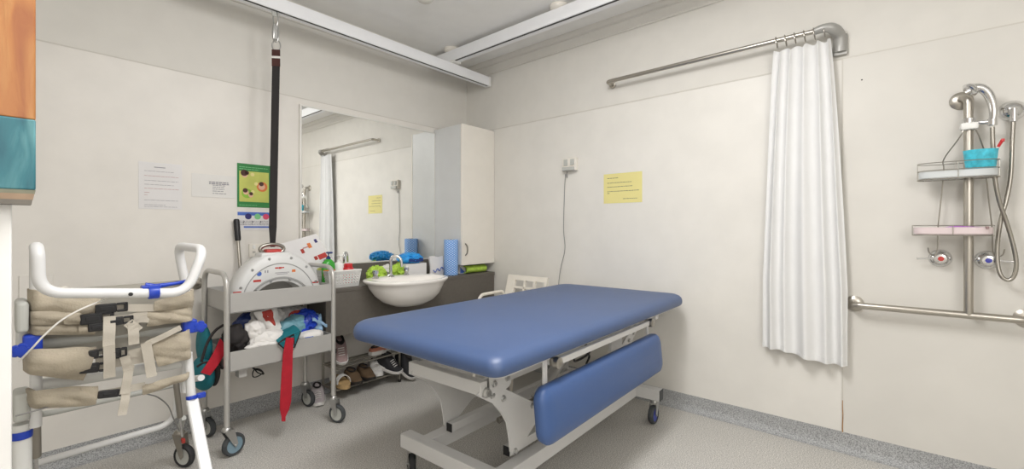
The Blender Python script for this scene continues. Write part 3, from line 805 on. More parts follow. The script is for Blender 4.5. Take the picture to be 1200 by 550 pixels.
# taps
def wtap(px, py, label, k, sgn, lever):
    c = atx(px, py, -.02); root = empty('wall_tap', (-.006, c.y, c.z), label, 'tap')
    m = MB(); m.lathe([(.042, 0), (.042, .004), (.036, .012), (.026, .02), (.022, .045), (.020, .05), (.004, .052)], (0, 0, 0), (-1, 0, 0), 26); m.build('flange', 'chrome', root)
    m = MB(); m.lathe([(.011, 0), (.011, .004), (.002, .005)], (-.051, 0, 0), (-1, 0, 0), 16); m.build('button', k, root)
    m = MB(); m.tube([(-.045, sgn*.012, .0), (-.047, sgn*.06, -.002+lever), (-.047, sgn*.085, -.003+lever)], [.0055, .0042, .005], 8); m.build('lever', 'chrome', root)
wtap(1102, 303, 'chrome hot tap with red button, left of the riser bar', 'red', 1, .0)
wtap(1157, 305, 'chrome cold tap with blue button, right of the riser bar', 'bluegel', -1, .0)
# caddy
cx_ = -.10
root = empty('shower_caddy', (cx_, vy, 1.15), 'two tier wire shower caddy hanging on the riser bar', 'caddy')
ya1, yb1 = atx(1075, 206, cx_).y, atx(1171, 206, cx_).y; z1 = atx(1120, 210, cx_).z
ya2, yb2 = atx(1069, 275, cx_).y, atx(1165, 275, cx_).y; z2 = atx(1118, 276, cx_).z
def oval_loop(ya, yb, z, dx=.055, n=28, tilt=0):
    return [V((cx_-.01+dx*math.copysign(abs(math.sin(t))**.7, math.sin(t)), (ya+yb)/2+(ya-yb)/2*math.copysign(abs(math.cos(t))**.7, math.cos(t)), z)) for t in [2*math.pi*i/n for i in range(n)]]
for ya, yb, z, lv in ((ya1, yb1, z1, (.04, .075)), (ya2, yb2, z2, (.045,))):
    m = MB(); m.tube(oval_loop(ya, yb, z), .0025, 6, closed=True)
    for dz in lv: m.tube(oval_loop(ya, yb, z+dz), .002, 6, closed=True)
    for i in range(9): y = ya+(yb-ya)*(i+1)/10; m.tube([(cx_-.06, y, z), (cx_+.042, y, z)], .0014, 6)
    for k in (0, 7, 14, 21): q = oval_loop(ya, yb, z)[k]; m.tube([q, q+V((0, 0, lv[-1]))], .0014, 6)
    part(m, 'wire_tray', 'chrome2', root)
zc = atx(1133, 147, cx_).z
m = MB()
for s, yy in ((1, atx(1106, 190, -.05).y), (-1, atx(1155, 190, -.05).y)):
    m.tube(spline([(gx_-.022, vy+s*.012, zc), (gx_-.02, vy+s*.03, zc-.05), (-.055, yy, zc-.14), (-.05, yy, z1+.05), (-.048, yy+s*.01, z1-.1), (-.048, yy+s*.02, z2+.03), (-.048, yy+s*.022, z2-.07), (-.055, yy+s*.034, z2-.095), (-.066, yy+s*.05, z2-.085), (-.07, yy+s*.055, z2-.06)], 6), .0026, 8)
part(m, 'hanger_wire', 'chrome2', root)
m = MB(); m.box((gx_-.035, vy-.03, zc-.02), (gx_+.02, vy+.028, zc+.012), .008); part(m, 'hook_pad', 'wplastic', root)
def tray(name, label, ya, yb, z, k, hgt):
    root = empty(name, (cx_-.01, (ya+yb)/2, z+.003), label, 'tray')
    L = oval_loop(ya-.004, yb+.004, 0, .050); o_ = root.location
    def sc(f, zz): return [V(((p.x-cx_+.01)*f+0, (p.y-o_.y)*f, zz)) for p in L]
    m = MB(); m.rings([sc(.93, 0), sc(1, .004), sc(1.01, hgt), sc(.97, hgt), sc(.96, .007), sc(.3, .006)]); m.build('tray_shell', k, root); return root
tray('soap_tray', 'clear frosted tray filling the upper tier of the shower caddy', ya1, yb1, z1, 'fog', .034)
t2 = tray('soap_tray', 'pale pink frosted tray filling the lower tier of the shower caddy', ya2, yb2, z2, 'pinkfog', .034)
# tub + toothbrush + razor
tc_ = atx(1149, 197, cx_-.01); tz = z1+.011
root = empty('storage_tub', (cx_-.01, tc_.y, tz), 'turquoise patterned plastic tub on the upper caddy tier', 'tub')
m = MB(); pr2 = [(.032, 0), (.036, .004), (.044, .108), (.045, .112), (.041, .112), (.034, .006), (.01, .006)]
m.lathe(pr2, (0, 0, 0), n=28, sx=.9, sy=1.25); m.build('tub_wall', 'turq', root)
root = empty('toothbrush', (cx_-.01, tc_.y-.03, tz+.02), 'red and white toothbrush standing in the turquoise tub', 'toothbrush')
m = MB(); m.tube([(0, 0, 0), (-.005, -.015, .08), (-.008, -.022, .10)], [.004, .005, .004], 8); m.build('handle', 'wplastic', root)
m = MB(); m.tube([(-.008, -.022, .098), (-.012, -.034, .125)], [.005, .006], 8); m.box((-.018, -.041, .118), (-.010, -.029, .132), .003); m.build('brush_head', 'redplastic', root)
rz = atx(1120, 276, cx_-.02)
root = empty('razor', (cx_-.044, rz.y, z2+.029), 'purple handled razor lying in the pale pink tray', 'razor')
m = MB(); m.tube([(0, .035, .003), (-.004, 0, .008), (-.004, -.05, .006), (0, -.09, .004)], [.006, .008, .005, .004], 8); m.build('handle', 'purple', root)
m = MB(); m.box((-.014, -.10, 0), (.014, -.09, .012), .002); m.build('blade_head', 'shoepink', root)

# ================================================================== EXAMINATION COUCH
TC = V((-1.015, -1.688, 0)); TR = R(1.8)
root = empty('treatment_couch', TC, 'blue padded height adjustable treatment couch in the middle of the room', 'couch', TR)
HX, HY, ZT, ZBt = .932, .466, .782, .702
def rrect(hx, hy, r, z, n=8):
    pts = []
    for sx_, sy_, a0, kr in ((1, 1, 0, 1.5), (-1, 1, 90, 2.3), (-1, -1, 180, .75), (1, -1, 270, 1.5)):
        rr = r*kr
        for k in range(n+1):
            t = R(a0+90*k/n); pts.append(V((sx_*(hx-rr)+rr*math.cos(t), sy_*(hy-rr)+rr*math.sin(t), z)))
    return pts
m = MB(); rings = []
r0 = .065
for ins, z in ((.06, ZBt-.004), (.022, ZBt), (.008, ZBt+.006), (.0, ZBt+.018), (.0, ZBt+.036), (.005, ZBt+.051), (.016, ZBt+.062), (.034, ZBt+.070), (.07, ZBt+.0745), (.2, ZBt+.079), (.4, ZBt+.080)):
    rings.append(rrect(HX-ins, HY-ins, max(.02, r0-ins*.6), z))
m.rings(rings); m.build('mattress', 'bluevinyl', root, auto=80)
m = MB(); m.prism([(p.x, p.y) for p in rrect(HX-.05, HY-.04, .055, 0)], ZBt-.014, ZBt-.0045, 'xy'); m.build('mattress_board', 'frame', root)
# upper frame
NY, FY = -.214, .192          # planes of the near and far link plates
def toloc(q): d = Matrix.Rotation(-TR, 3, 'Z') @ (q-TC); return d
YN = -1.922
m = MB()
for y in (NY+.035, FY-.035): m.box((-.715, y-.024, .548), (.715, y+.024, .60), .004)
m.build('upper_rail', 'frame', root)
m = MB()
for x in (-.55, .55):
    for y in (NY+.035, FY-.035): m.box((x-.03, y-.02, .598), (x+.03, y+.02, ZBt-.014), .003)
for x in (-.55, 0, .55): m.box((x-.02, -.42, ZBt-.04), (x+.02, .42, ZBt-.0135), .003)
m.build('upper_bearer', 'frame', root)
for x in (-.728, .728):
    m = MB(); m.box((x-.02, NY-.01, .545), (x+.02, .215, .598), .004); m.build('upper_crossbar', 'frame', root)
# bolted corner brackets and rocker plates
pp = [toloc(aty(px, py, YN)) for px, py in ((557, 464), (561, 458), (572, 456.5), (590, 455), (626, 472), (637, 478), (637, 488), (630, 494), (611, 524), (607, 531), (602, 533.5), (598, 530), (597, 516), (594, 496), (587, 484), (577, 472.5))]
def bolts(pts, y, d, r=.011):
    m = MB()
    for x, z in pts: m.lathe([(r*1.35, 0), (r*1.35, .0025), (r, .0026), (r, .009), (r*.7, .011), (.001, .011)], (x, y, z), (0, d, 0), 6)
    return m
bp = [toloc(aty(px, py, YN)) for px, py in ((575.5, 463), (589, 467), (624.5, 475.5), (603.5, 529))]
for y in (NY, FY):
    for s in (1, -1):
        m = MB(); m.prism([(p.x*s, p.z) for p in (pp if s > 0 else reversed(pp))], y-.004, y+.004, 'xz', .0015); o = m.build('rocker_plate', 'frame', root)
        for p in bp: bolts([(p.x*s, p.z)], y-.004, -1).build('bolt', 'zinc', o)
cp = [toloc(aty(px, py, YN)) for px, py in ((571, 443), (597, 431), (597, 448), (594, 453), (590, 455.5), (571, 463))]
cb_ = [toloc(aty(px, py, YN)) for px, py in ((576, 449), (592, 442.5))]
for s in (1, -1):
    m = MB(); m.prism([(p.x*s, p.z) for p in (cp if s > 0 else reversed(cp))], NY-.0125, NY-.0055, 'xz', .001); o = m.build('corner_bracket', 'frame', root)
    for p in cb_: bolts([(p.x*s, p.z)], NY-.0125, -1).build('bolt', 'zinc', o)
pv = toloc(aty(566.5, 459.5, YN))
m = MB(); m.lathe([(.02, 0), (.02, .014), (.013, .018), (.013, .026), (.002, .026)], (pv.x, NY-.004, pv.z), (0, -1, 0), 14); m.build('pivot_pin', 'zinc', root)
# lift arms lying just above the base
for y in (-.187, .165):
    m = MB(); m.box((-.548, y-.018, .228), (.50, y+.018, .268), .003); o = m.build('lift_arm', 'frame', root)
    m = MB(); m.box((-.5495, y-.0175, .2285), (-.547, y+.0175, .2675)); m.build('end_plug', 'dark', o)
# linear actuator
m = MB(); m.cyl((-.05, .02, .27), (.33, .0, .52), .032, 18); m.box((.24, -.07, .46), (.40, .07, .60), .02); o = m.build('actuator', 'trolley', root)
m = MB(); m.cyl((-.35, .03, .25), (-.05, .02, .27), .015, 12); m.build('piston', 'chrome2', o)
m = MB(); m.tube(spline([(.30, -.07, .55), (.22, -.16, .50), (.10, -.14, .47), (.0, -.18, .52), (-.1, -.16, .58)], 6), .006, 8); m.tube(spline([(.12, -.2, .60), (.08, -.21, .55), (.14, -.2, .50), (.09, -.21, .47)], 5), .006, 8); m.build('power_cable', 'dark', o)
m = MB(); m.box((.28, -.262, .50), (.42, -.24, .66), .004); m.box((.30, -.262, .62), (.72, -.245, ZBt-.014), .003); m.build('switch_panel', 'frame', root)
# base
m = MB()
for y in (-.226, .226): m.box((-.66, y-.03, .148), (.66, y+.03, .214), .003)
m.build('base_beam', 'frame', root)
for x in (-.655, .665):
    m = MB(); m.box((x-.03, -.40, .147), (x+.03, .36, .213), .004); o = m.build('base_crossbar', 'frame', root)
    m = MB(); m.box((x-.028, .359, .149), (x+.028, .362, .211)); m.build('end_plug', 'rubber', o)
    m = MB(); m.box((x-.028, -.402, .149), (x+.028, -.399, .211)); m.build('end_plug', 'rubber', o)
def castor(root, x, y, ztop, wr, ww, ang, forkm='zinc', tyre='rubber', hub='greyplastic', tab=None, name='castor', trail=.03):
    d = V((math.cos(ang), math.sin(ang), 0)); a = V((-d.y, d.x, 0)); c = V((x, y, 0))+d*trail; c.z = wr
    m = MB(); m.lathe([(.012, ztop), (.018, ztop-.004), (.024, ztop-.012), (.024, ztop-.02), (.016, ztop-.026), (.001, ztop-.026)], (x, y, 0), n=16)
    w2 = ww/2+.004
    for s in (1, -1):
        A = V((x, y, ztop-.02))
        pts = [A-d*.022+a*s*w2, A+d*.028+a*s*w2, c+d*.012+a*s*w2+V((0, 0, .006)), c-V((0, 0, .012))+a*s*w2, c-d*.012+a*s*w2+V((0, 0, .006))]
        q = [p+a*s*.003 for p in pts]
        m.rings([pts, q])
    A = V((x, y, ztop-.02))
    m.rings([[A-d*.022+a*w2, A+d*.028+a*w2, A+d*.028-a*w2, A-d*.022-a*w2], [p+V((0, 0, -.004)) for p in (A-d*.022+a*w2, A+d*.028+a*w2, A+d*.028-a*w2, A-d*.022-a*w2)]])
    m.cyl(c-a*(w2+.006), c+a*(w2+.006), .006, 10)
    f = m.build(name, forkm, root)
    m = MB(); m.lathe([(wr*.72, -ww/2), (wr*.9, -ww/2), (wr, -ww/4), (wr, ww/4), (wr*.9, ww/2), (wr*.72, ww/2), (wr*.70, 0)], c, a, 28, cap=False); m.build('tyre', tyre, f)
    m = MB(); m.lathe([(.004, -ww*.42), (wr*.3, -ww*.45), (wr*.68, -ww*.36), (wr*.73, -ww*.40), (wr*.73, ww*.40), (wr*.68, ww*.36), (wr*.3, ww*.45), (.004, ww*.42)], c, a, 28); m.build('hub', hub, f)
    if tab:
        m = MB(); m.box((-.012, -.014, 0), (.022, .014, .026), .005, mtx=Matrix.Translation(V((x, y, ztop-.03))+d*-.035)@Matrix.Rotation(ang, 4, 'Z')); m.build('brake_tab', tab, f)
    return f
castor(root, -.64, .325, .148, .05, .03, R(60), tyre='rubberblk', hub='greyplastic', trail=.03)
castor(root, .675, -.355, .148, .055, .032, R(180), tyre='rubber', hub='bluewheel', tab='greentab', trail=.02)
castor(root, .675, .32, .148, .05, .03, R(40), tyre='rubber', hub='bluewheel')
castor(root, -.64, -.37, .148, .05, .03, R(200), tyre='rubberblk', hub='rubberblk')
# drop-down side pad with arms and latch bar
m = MB(); rings = []
fx0, fx1, fz0, fz1 = -.685, .48, .395, .602
def frr(ins, y, sh=0):
    out = []
    cx2, cz2, hx2, hz2 = (fx0+fx1)/2, (fz0+fz1)/2, (fx1-fx0)/2-ins, (fz1-fz0)/2-ins; r = max(.01, .05-ins*.6)
    for sx_, sz_, a0 in ((1, 1, 0), (-1, 1, 90), (-1, -1, 180), (1, -1, 270)):
        for k in range(7): t = R(a0+15*k); zz_ = sz_*(hz2-r)+r*math.sin(t); out.append(V((cx2+sx_*(hx2-r)+r*math.cos(t), y+.10*zz_, cz2+zz_)))
    return out
yf = -.452
for ins, y in ((.05, yf+.026), (.012, yf+.026), (.002, yf+.019), (0, yf+.006), (.0, yf-.008), (.006, yf-.019), (.02, yf-.027), (.045, yf-.031), (.075, yf-.033)): rings.append(frr(ins, y))
m.rings(rings); m.build('side_pad', 'bluevinyl2', root, auto=80)
m = MB(); m.prism([(p.x, p.z) for p in frr(.025, 0)], yf+.026, yf+.034, 'xz'); m.build('side_pad_backing', 'frame', root)
for x in (-.665, .335):
    m = MB(); m.box((x+.055, yf+.030, .555), (x+.080, yf+.038, ZBt-.006), .002); m.build('side_arm', 'frame', root)
m = MB(); m.box((-.545, -.452, .662), (.36, -.432, .688), .003); o = m.build('latch_bar', 'frame', root)
for x in (-.56, .37):
    m = MB(); m.lathe([(.014, 0), (.022, .004), (.022, .024), (.014, .03), (.002, .03)], (x, -.438, .675), (0, -1, 0), 18); m.box((x-.012, -.45, .66), (x+.012, -.42, ZBt-.010), .003)
    m.build('latch_knob', 'chrome2', o)

# ================================================================== WHITE SHOWER CHAIR behind the couch
root = empty('shower_chair', (-.38, -.86, 0), 'cream plastic shower chair with slotted back between couch and corner', 'chair')
xb_ = -.16; ya, yb2_ = -.675, -1.085
m = MB()
def bk(y, z): return V((xb_+.10*(z-.805)/.36, y, z))
def slab(y0, y1, z0, z1, th=.022):
    m.rings([[bk(y0, z0), bk(y1, z0), bk(y1, z1), bk(y0, z1)], [p+V((th, 0, 0)) for p in (bk(y0, z0), bk(y1, z0), bk(y1, z1), bk(y0, z1))]])
zt_, zb_2 = .805, .50
slab(ya, ya-.085, zb_2, zt_); slab(yb2_+.022, yb2_, zb_2, zt_); slab(ya-.085, yb2_+.022, zt_-.036, zt_); slab(ya-.085, yb2_+.022, zb_2, zb_2+.04)
for k in (1, 2): y = ya-.085+(yb2_+.022-ya+.085)*k/3; slab(y+.008, y-.008, zb_2+.04, zt_-.036)
for k in (1, 2, 3): z = zb_2+.04+(zt_-.036-zb_2-.04)*k/4; slab(ya-.085, yb2_+.022, z-.007, z+.007)
part(m, 'backrest', 'chairplastic', root, auto=20)
part(MB().box((-.60, -1.09, .45), (-.17, -.67, .478), .012, 3), 'seat', 'chairplastic', root)
for y in (-.66, -1.10):
    m = MB(); m.tube(fillet([(-.20, y, .47), (-.20, y, .672), (-.47, y, .668), (-.505, y, .61), (-.505, y, .44)], .05), .0125, 12); part(m, 'armrest', 'chairplastic', root)
for x, dx in ((-.55, -.03), (-.22, .03)):
    for y in (-.69, -1.07):
        m = MB(); m.tube([(x, y, .452), (x+dx, y, .02)], .0125, 12); l = part(m, 'leg', 'chairplastic', root)
        m = MB(); m.lathe([(.019, 0), (.021, .004), (.017, .03), (.013, .034)], (x+dx, y, 0), n=14); part(m, 'ferrule', 'greyplastic', l)

# ================================================================== SHOE RACK + SHOES
sx0, sx1, sy0, sy1 = -1.455, -.93, -.225, -.055
zl, zu = .075, .225
root = empty('shoe_rack', ((sx0+sx1)/2, -.14, 0), 'small chrome tube shoe rack under the vanity', 'shoe rack')
for x in (sx0, sx1):
    for y in (sy0, sy1):
        m = MB(); m.cyl((x, y, .015), (x, y, .345 if x == sx0 else .30), .0085, 10); l = part(m, 'leg', 'chrome2', root)
        m = MB(); m.cyl((x, y, 0), (x, y, .02), .0115, 10); m.cyl((x, y, .335 if x == sx0 else .29), (x, y, .365 if x == sx0 else .31), .0115, 10); part(m, 'end_cap', 'dark', l)
for z in (zl, zu):
    m = MB()
    for y in (sy0, sy0+.06, sy1-.055, sy1): m.tube([(sx0, y, z), (sx1, y, z)], .0065, 10)
    for x in (sx0, sx1): m.tube([(x, sy0, z), (x, sy1, z)], .0065, 10)
    part(m, 'shelf_rails', 'chrome2', root)
def shoe(name, label, loc, rz, L, W, H, upper, sole, rx=0, ry=0, lace=None, low=False, group='shoes around the rack', accent=None):
    """toe points along +x"""
    root = empty(name, loc, label, 'shoe', rz, group); root.rotation_euler = (rx, ry, rz)
    def wid(s): return W/2*(.74+.2*math.sin(math.pi*min(1, s*1.15))+.14*math.sin(math.pi*s)**2 if s < .8 else (.74+.2*math.sin(math.pi*min(1, s*1.15))+.14*math.sin(math.pi*s)**2)*max(.12, math.sqrt(max(0, 1-((s-.8)/.2)**2*.93))))*(1 if s > .12 else .55+.45*math.sqrt(s/.12))
    m = MB(); rings = []; N = 18
    th = .028
    for i in range(N+1):
        s = i/N; w = wid(s)*1.04; x = (s-.5)*L; t = th*(1.0 if s < .45 else .75); up = .012*max(0, (s-.75)/.25)**2
        rings.append([V((x, -w, up)), V((x, w, up)), V((x, w*1.02, up+t*.5)), V((x, w, t+up)), V((x, -w, t+up)), V((x, -w*1.02, up+t*.5))])
    m.rings(rings); m.build('sole', sole, root)
    m = MB(); rings = []
    for i in range(N+1):
        s = i/N; w = wid(s)*.98; x = (s-.5)*L*.985
        hh = (H if s < .38 else H*(1-.62*min(1, (s-.38)/.38))) if not low else (H*.75 if s < .42 else H*(.75-.33*min(1, (s-.42)/.3)))
        if s > .8: hh *= max(.35, math.sqrt(max(0, 1-((s-.8)/.2)**2*.85)))
        if s < .08: hh *= .9
        r = []
        for k in range(11):
            a = math.pi*k/10; r.append(V((x, w*math.cos(a)**1 if abs(math.cos(a)) < .5 else w*math.copysign(abs(math.cos(a))**.5, math.cos(a))*(.95), th*.7+(hh-th*.7)*math.sin(a)**.8)))
        rings.append(r)
    m.rings(rings); m.build('upper', upper, root, auto=60)
    # opening
    m = MB(); cxo = -L*.20; zo = H*.985 if not low else H*.735
    m.lathe([(1.0, -.004), (1.03, .003), (.94, .007), (.86, .001), (.3, -.004), (.02, -.005)], (cxo, 0, zo), n=20, sx=L*.235, sy=W*.30); m.build('collar', accent or 'blackfab', root)
    if lace:
        m = MB()
        for k in range(4):
            x = L*(.06+.055*k); z = (H*(1-.62*min(1, (x/L+.5-.38)/.38)))+.004
            m.tube([(x, -W*.2, z-.008), (x+.008, 0, z+.003), (x, W*.2, z-.008)], .0028, 6)
        m.build('laces', lace, root)
    return root
shoe('suede_shoe', 'brown suede slip-on on the lower rack, nearer the cork sandal', (-1.285, -.165, zl+.008), R(-100), .25, .095, .10, 'brown', 'sole', low=True)
shoe('suede_shoe', 'brown suede slip-on on the lower rack, nearer the white runner', (-1.175, -.155, zl+.008), R(-98), .25, .095, .10, 'brown', 'sole', low=True)
shoe('running_shoe', 'white and grey running shoe on the lower rack beside the brown slip-ons', (-1.075, -.125, zl+.008), R(-112), .25, .095, .105, 'shoewhite', 'shoewhite', lace='cloth')
shoe('sports_shoe', 'black sports shoe with white sole tipped over the right end of the rack', (-1.0, -.195, .112), R(-72), .235, .095, .112, 'shoeblack', 'shoewhite', rx=R(8), ry=R(14), lace='shoewhite')
shoe('sports_shoe', 'black sports shoe with white sole propped toe down on the floor past the rack', (-.868, -.20, .082), R(-86), .26, .10, .125, 'shoeblack', 'shoewhite', ry=R(34), lace='blackfab')
shoe('knit_shoe', 'dusty pink and white knit shoe upended on the top of the rack', (-1.395, -.15, zu+.085), R(-95), .24, .105, .10, 'shoepink', 'shoewhite', ry=R(38), lace='cloth')
shoe('coral_shoe', 'coral flat shoe lying on the upper rack below the couch edge', (-1.035, -.12, zu+.008), R(14), .21, .085, .075, 'shoeorange', 'shoewhite', low=True)
shoe('trainer', 'grey trainer on the floor behind the trolley castor', (-1.53, -.13, .0), R(-110), .24, .09, .10, 'shoegrey', 'shoewhite', lace='cloth')
# cork sandal
root = empty('sandal', (-1.385, -.165, zl+.008), 'cork soled sandal with white strap at the left end of the lower rack', 'shoe', R(-95), 'shoes around the rack')
m = MB(); rings = []
for i in range(17):
    s = i/16; w = .042*(.8+.25*math.sin(math.pi*s*.9+.3))*math.sqrt(max(.05, 1-abs(2*s-1)**6)); x = (s-.5)*.24; t = .045-.015*s
    rings.append([V((x, -w, 0)), V((x, w, 0)), V((x, w*1.03, t)), V((x, -w*1.03, t))])
m.rings(rings); m.build('cork_sole', 'cork', root)
for x, hgt, ww in ((.045, .055, .045), (-.06, .06, .028)):
    m = MB(); m.sheet(lambda u, v, x=x, hgt=hgt, ww=ww: (x+(v-.5)*ww, .046*math.cos(math.pi*u), .028+hgt*math.sin(math.pi*u)), 12, 2, .004); m.build('strap', 'shoewhite', root)

# ================================================================== TROLLEY
tx0, tx1, ty0, ty1 = -2.192, -1.618, -.52, -.135
root = empty('utility_trolley', ((tx0+tx1)/2, (ty0+ty1)/2, 0), 'grey two tray steel trolley on castors in front of the back wall', 'trolley')
for x in (tx0, tx1):
    m = MB(); m.tube(fillet([(x, ty0, .16), (x, ty0, .955), (x, ty1, .955), (x, ty1, .16)], .09, 8), .0135, 14); part(m, 'side_loop', 'tube', root)
def trayf(z0, z1):
    m = MB(); t = .004; a, b, c, d = tx0+.012, tx1-.012, ty0-.006, ty1+.006
    m.box((a, c, z0), (b, d, z0+t)); m.box((a, c, z0), (b, c+t, z1), .0015); m.box((a, d-t, z0), (b, d, z1), .0015)
    m.box((a, c, z0), (a+t, d, z1), .0015); m.box((b-t, c, z0), (b, d, z1), .0015)
    return m
part(trayf(.748, .853), 'tray', 'trolley', root); part(trayf(.443, .548), 'tray', 'trolley', root)
part(MB().box((-2.13, -.50, .395), (-2.09, -.44, .4425), .003), 'tray_bracket', 'trolley', root)
def pcastor(*a, **k):
    f = castor(*a, **k); f.matrix_parent_inverse = Matrix.Translation(-world_loc(root)); return f
pcastor(root, tx0, ty0, .165, .058, .028, R(15), hub='greyblue', trail=.035)
pcastor(root, tx1, ty0, .165, .055, .028, R(-65), hub='greyplastic', trail=.03)
pcastor(root, tx0, ty1, .165, .055, .028, R(-70), hub='greyplastic', trail=.03)
pcastor(root, tx1, ty1, .165, .055, .028, R(-75), hub='greyplastic', trail=.03)

# hoist unit
hxC = -1.888; hy0, hy1 = -.42, -.28; zb0 = .7525
root = empty('portable_hoist_unit', (hxC, -.35, zb0), 'arched grey white portable hoist motor resting in the top trolley tray', 'hoist motor')
def arc(cx0, cz, rx_, rz_, a0, a1, n): return [(cx0+rx_*math.cos(R(a0+(a1-a0)*i/n)), cz+rz_*math.sin(R(a0+(a1-a0)*i/n))) for i in range(n+1)]
def arch(ro, ri, zo, zi, y0, y1, bev, n=36):
    o_ = arc(hxC, zo, ro[0], ro[1], 0, 180, n); i_ = arc(hxC, zi, ri[0], ri[1], 0, 180, n)
    m = MB(); rings = []
    for (a, b) in zip(o_, i_):
        a = V((a[0], 0, a[1])); b = V((b[0], 0, b[1])); d = (a-b); d = d.normalized()
        def P(q, y): return V((q.x, y, q.z))
        rings.append([P(b, y0+bev*.3), P(b+d*bev, y0), P(a-d*bev, y0), P(a, y0+bev), P(a, y1-bev), P(a-d*bev, y1), P(b+d*bev, y1), P(b, y1-bev*.3)])
    m.rings(rings); return m
part(arch((.252, .30), (.150, .130), zb0+.001, zb0+.001, hy0, hy1, .018), 'housing', 'hoistwhite', root, auto=50)
part(arch((.208, .238), (.203, .232), zb0+.001, zb0+.001, hy0-.002, hy0+.01, .001), 'seam_line', 'hoistgrey', root)
part(arch((.176, .157), (.165, .146), zb0+.001, zb0+.001, hy0-.003, hy0+.01, .001), 'inner_trim', 'hoistgrey', root)
m = MB()
for a, r in ((25, .258), (50, .262), (75, .265), (105, .265), (130, .262), (155, .258), (35, .178), (70, .165), (110, .165), (145, .178)):
    x, z = hxC+r*math.cos(R(a))*(.89 if r > .2 else .93), zb0+r*math.sin(R(a))*(1.03 if r > .2 else .89)
    m.lathe([(.008, 0), (.0075, .003), (.002, .0032)], (x, hy0, z), (0, -1, 0), 10)
part(m, 'screw', 'zinc', root)
def mark(name, k, rects):
    m = MB()
    for x0, z0, x1, z1 in rects: m.box((hxC+x0, hy0-.0012, zb0+z0), (hxC+x1, hy0+.001, zb0+z1))
    return part(m, name, k, root)
mark('red_lettering', 'red', [(-.03, .206, -.012, .214), (-.010, .204, .006, .215), (.008, .207, .02, .214)])
mark('grey_lettering', 'ink', [(-.03, .180, .05, .183), (-.02, .172, .04, .1745), (-.085, .186, -.08, .200), (-.072, .186, -.067, .2)])
mark('red_sticker', 'red', [(-.145, .138, -.105, .150)])
mark('orange_sticker', 'orange', [(.065, .180, .085, .195)])
m = MB(); m.lathe([(.013, 0), (.013, .0015), (.008, .0016)], (hxC-.115, hy0, zb0+.183), (0, -1, 0), 16); part(m, 'blue_emblem', 'pblue', root)
mark('red_foot', 'red', [(-.245, .085, -.205, .094), (.185, .102, .225, .110)])
m = MB(); pts = [V((hxC-.02+.066*math.cos(t), -.35, zb0+.318+.028*math.sin(t))) for t in [2*math.pi*i/24 for i in range(24)]]
m.tube(pts, .0105, 10, closed=True); part(m, 'carry_handle', 'chrome2', root)
part(MB().box((hxC-.062, -.385, zb0+.288), (hxC+.022, -.325, zb0+.318), .008), 'red_latch', 'red', root)
part(MB().box((hxC-.10, -.41, zb0+.24), (hxC+.07, -.30, zb0+.300), .012), 'handle_mount', 'hoistwhite', root)

# brochure panel behind hoist
p0, p1, p2 = aty(338, 286, -.17), aty(371, 274, -.17), aty(392, 318, -.17)
root = empty('brochure_card', ((p0.x+p2.x)/2, -.19, .8535), 'white card printed with small coloured logos leaning behind the hoist motor', 'card')
ca, cb, cc, cd = V((p0.x-.05, -.165, p0.z-.0)), V((p1.x, -.165, p1.z)), V((p2.x+.0, -.215, p2.z+.02)), V((p2.x-.26, -.215, .80))
def card(u, v): return ca*(1-u)*(1-v)+cb*u*(1-v)+cc*u*v+cd*(1-u)*v
m = MB(); m.sheet(lambda u, v: card(u, v), 4, 4, .003); part(m, 'sheet', 'paper', root)
cn = (cb-ca).cross(cd-ca).normalized(); cn = cn if cn.y < 0 else -cn
def logo(name, k, u, v, du, dv):
    m = MB(); m.sheet(lambda a, b: card(u+du*a, v+dv*b)+cn*.0026, 2, 2, .001); part(m, name, k, root)
logo('red_logo', 'red', .72, .50, .22, .12); logo('blue_logo', 'ppurple', .80, .66, .16, .14); logo('lime_logo', 'lime', .55, .78, .22, .12)
logo('red_dot', 'orange', .62, .16, .09, .12); logo('navy_dot', 'ppurple', .84, .12, .07, .09); logo('red_patch', 'redprint', .40, .24, .08, .10); logo('small_print', 'inkred', .48, .22, .14, .03)
logo('pink_logo', 'redprint', .62, .50, .08, .09)

# --- contents of the lower tray
LZ = .4475
def lump(name, label, cat, k, blobs, group=None, extra=None):
    c = blobs[0][0]; root = empty(name, (c[0], c[1], LZ), label, cat, group=group)
    m = MB()
    for (c_, r_, s_, a_, f_) in blobs: m.blob(c_, r_, s_, a_*1.35, f_*1.25, 5, flat=LZ)
    for v_ in m.bm.verts:
        v_.co.x = min(max(v_.co.x, tx0+.019), tx1-.019); v_.co.y = min(v_.co.y, ty1-.003); v_.co.z = min(v_.co.z, .7455)
        if v_.co.z < .550: v_.co.y = max(v_.co.y, ty0+.001)
    part(m, 'folds', k, root, auto=70); return root
def T(px, py, y): return aty(px, py, y)
p = T(309, 394, -.45); q = T(300, 384, -.44)
lump('white_cloth', 'crumpled white cloth heaped over the front edge of the lower tray', 'cloth', 'cloth',
     [((p.x, -.45, p.z-.01), (.085, .055, .042), 21, .26, 10), ((q.x-.01, -.44, q.z-.015), (.045, .05, .048), 22, .32, 10), ((p.x+.05, -.44, p.z-.015), (.06, .055, .036), 23, .28, 10), ((p.x-.02, -.50, .55), (.08, .022, .016), 24, .25, 14)])
p = T(312, 378, -.30)
r_ = lump('shopping_bag', 'white plastic bag with red print at the back of the lower tray', 'bag', 'cloth', [((p.x, -.30, p.z-.02), (.10, .07, .095), 31, .28, 13), ((p.x+.04, -.32, p.z-.07), (.09, .07, .07), 32, .3, 13)])
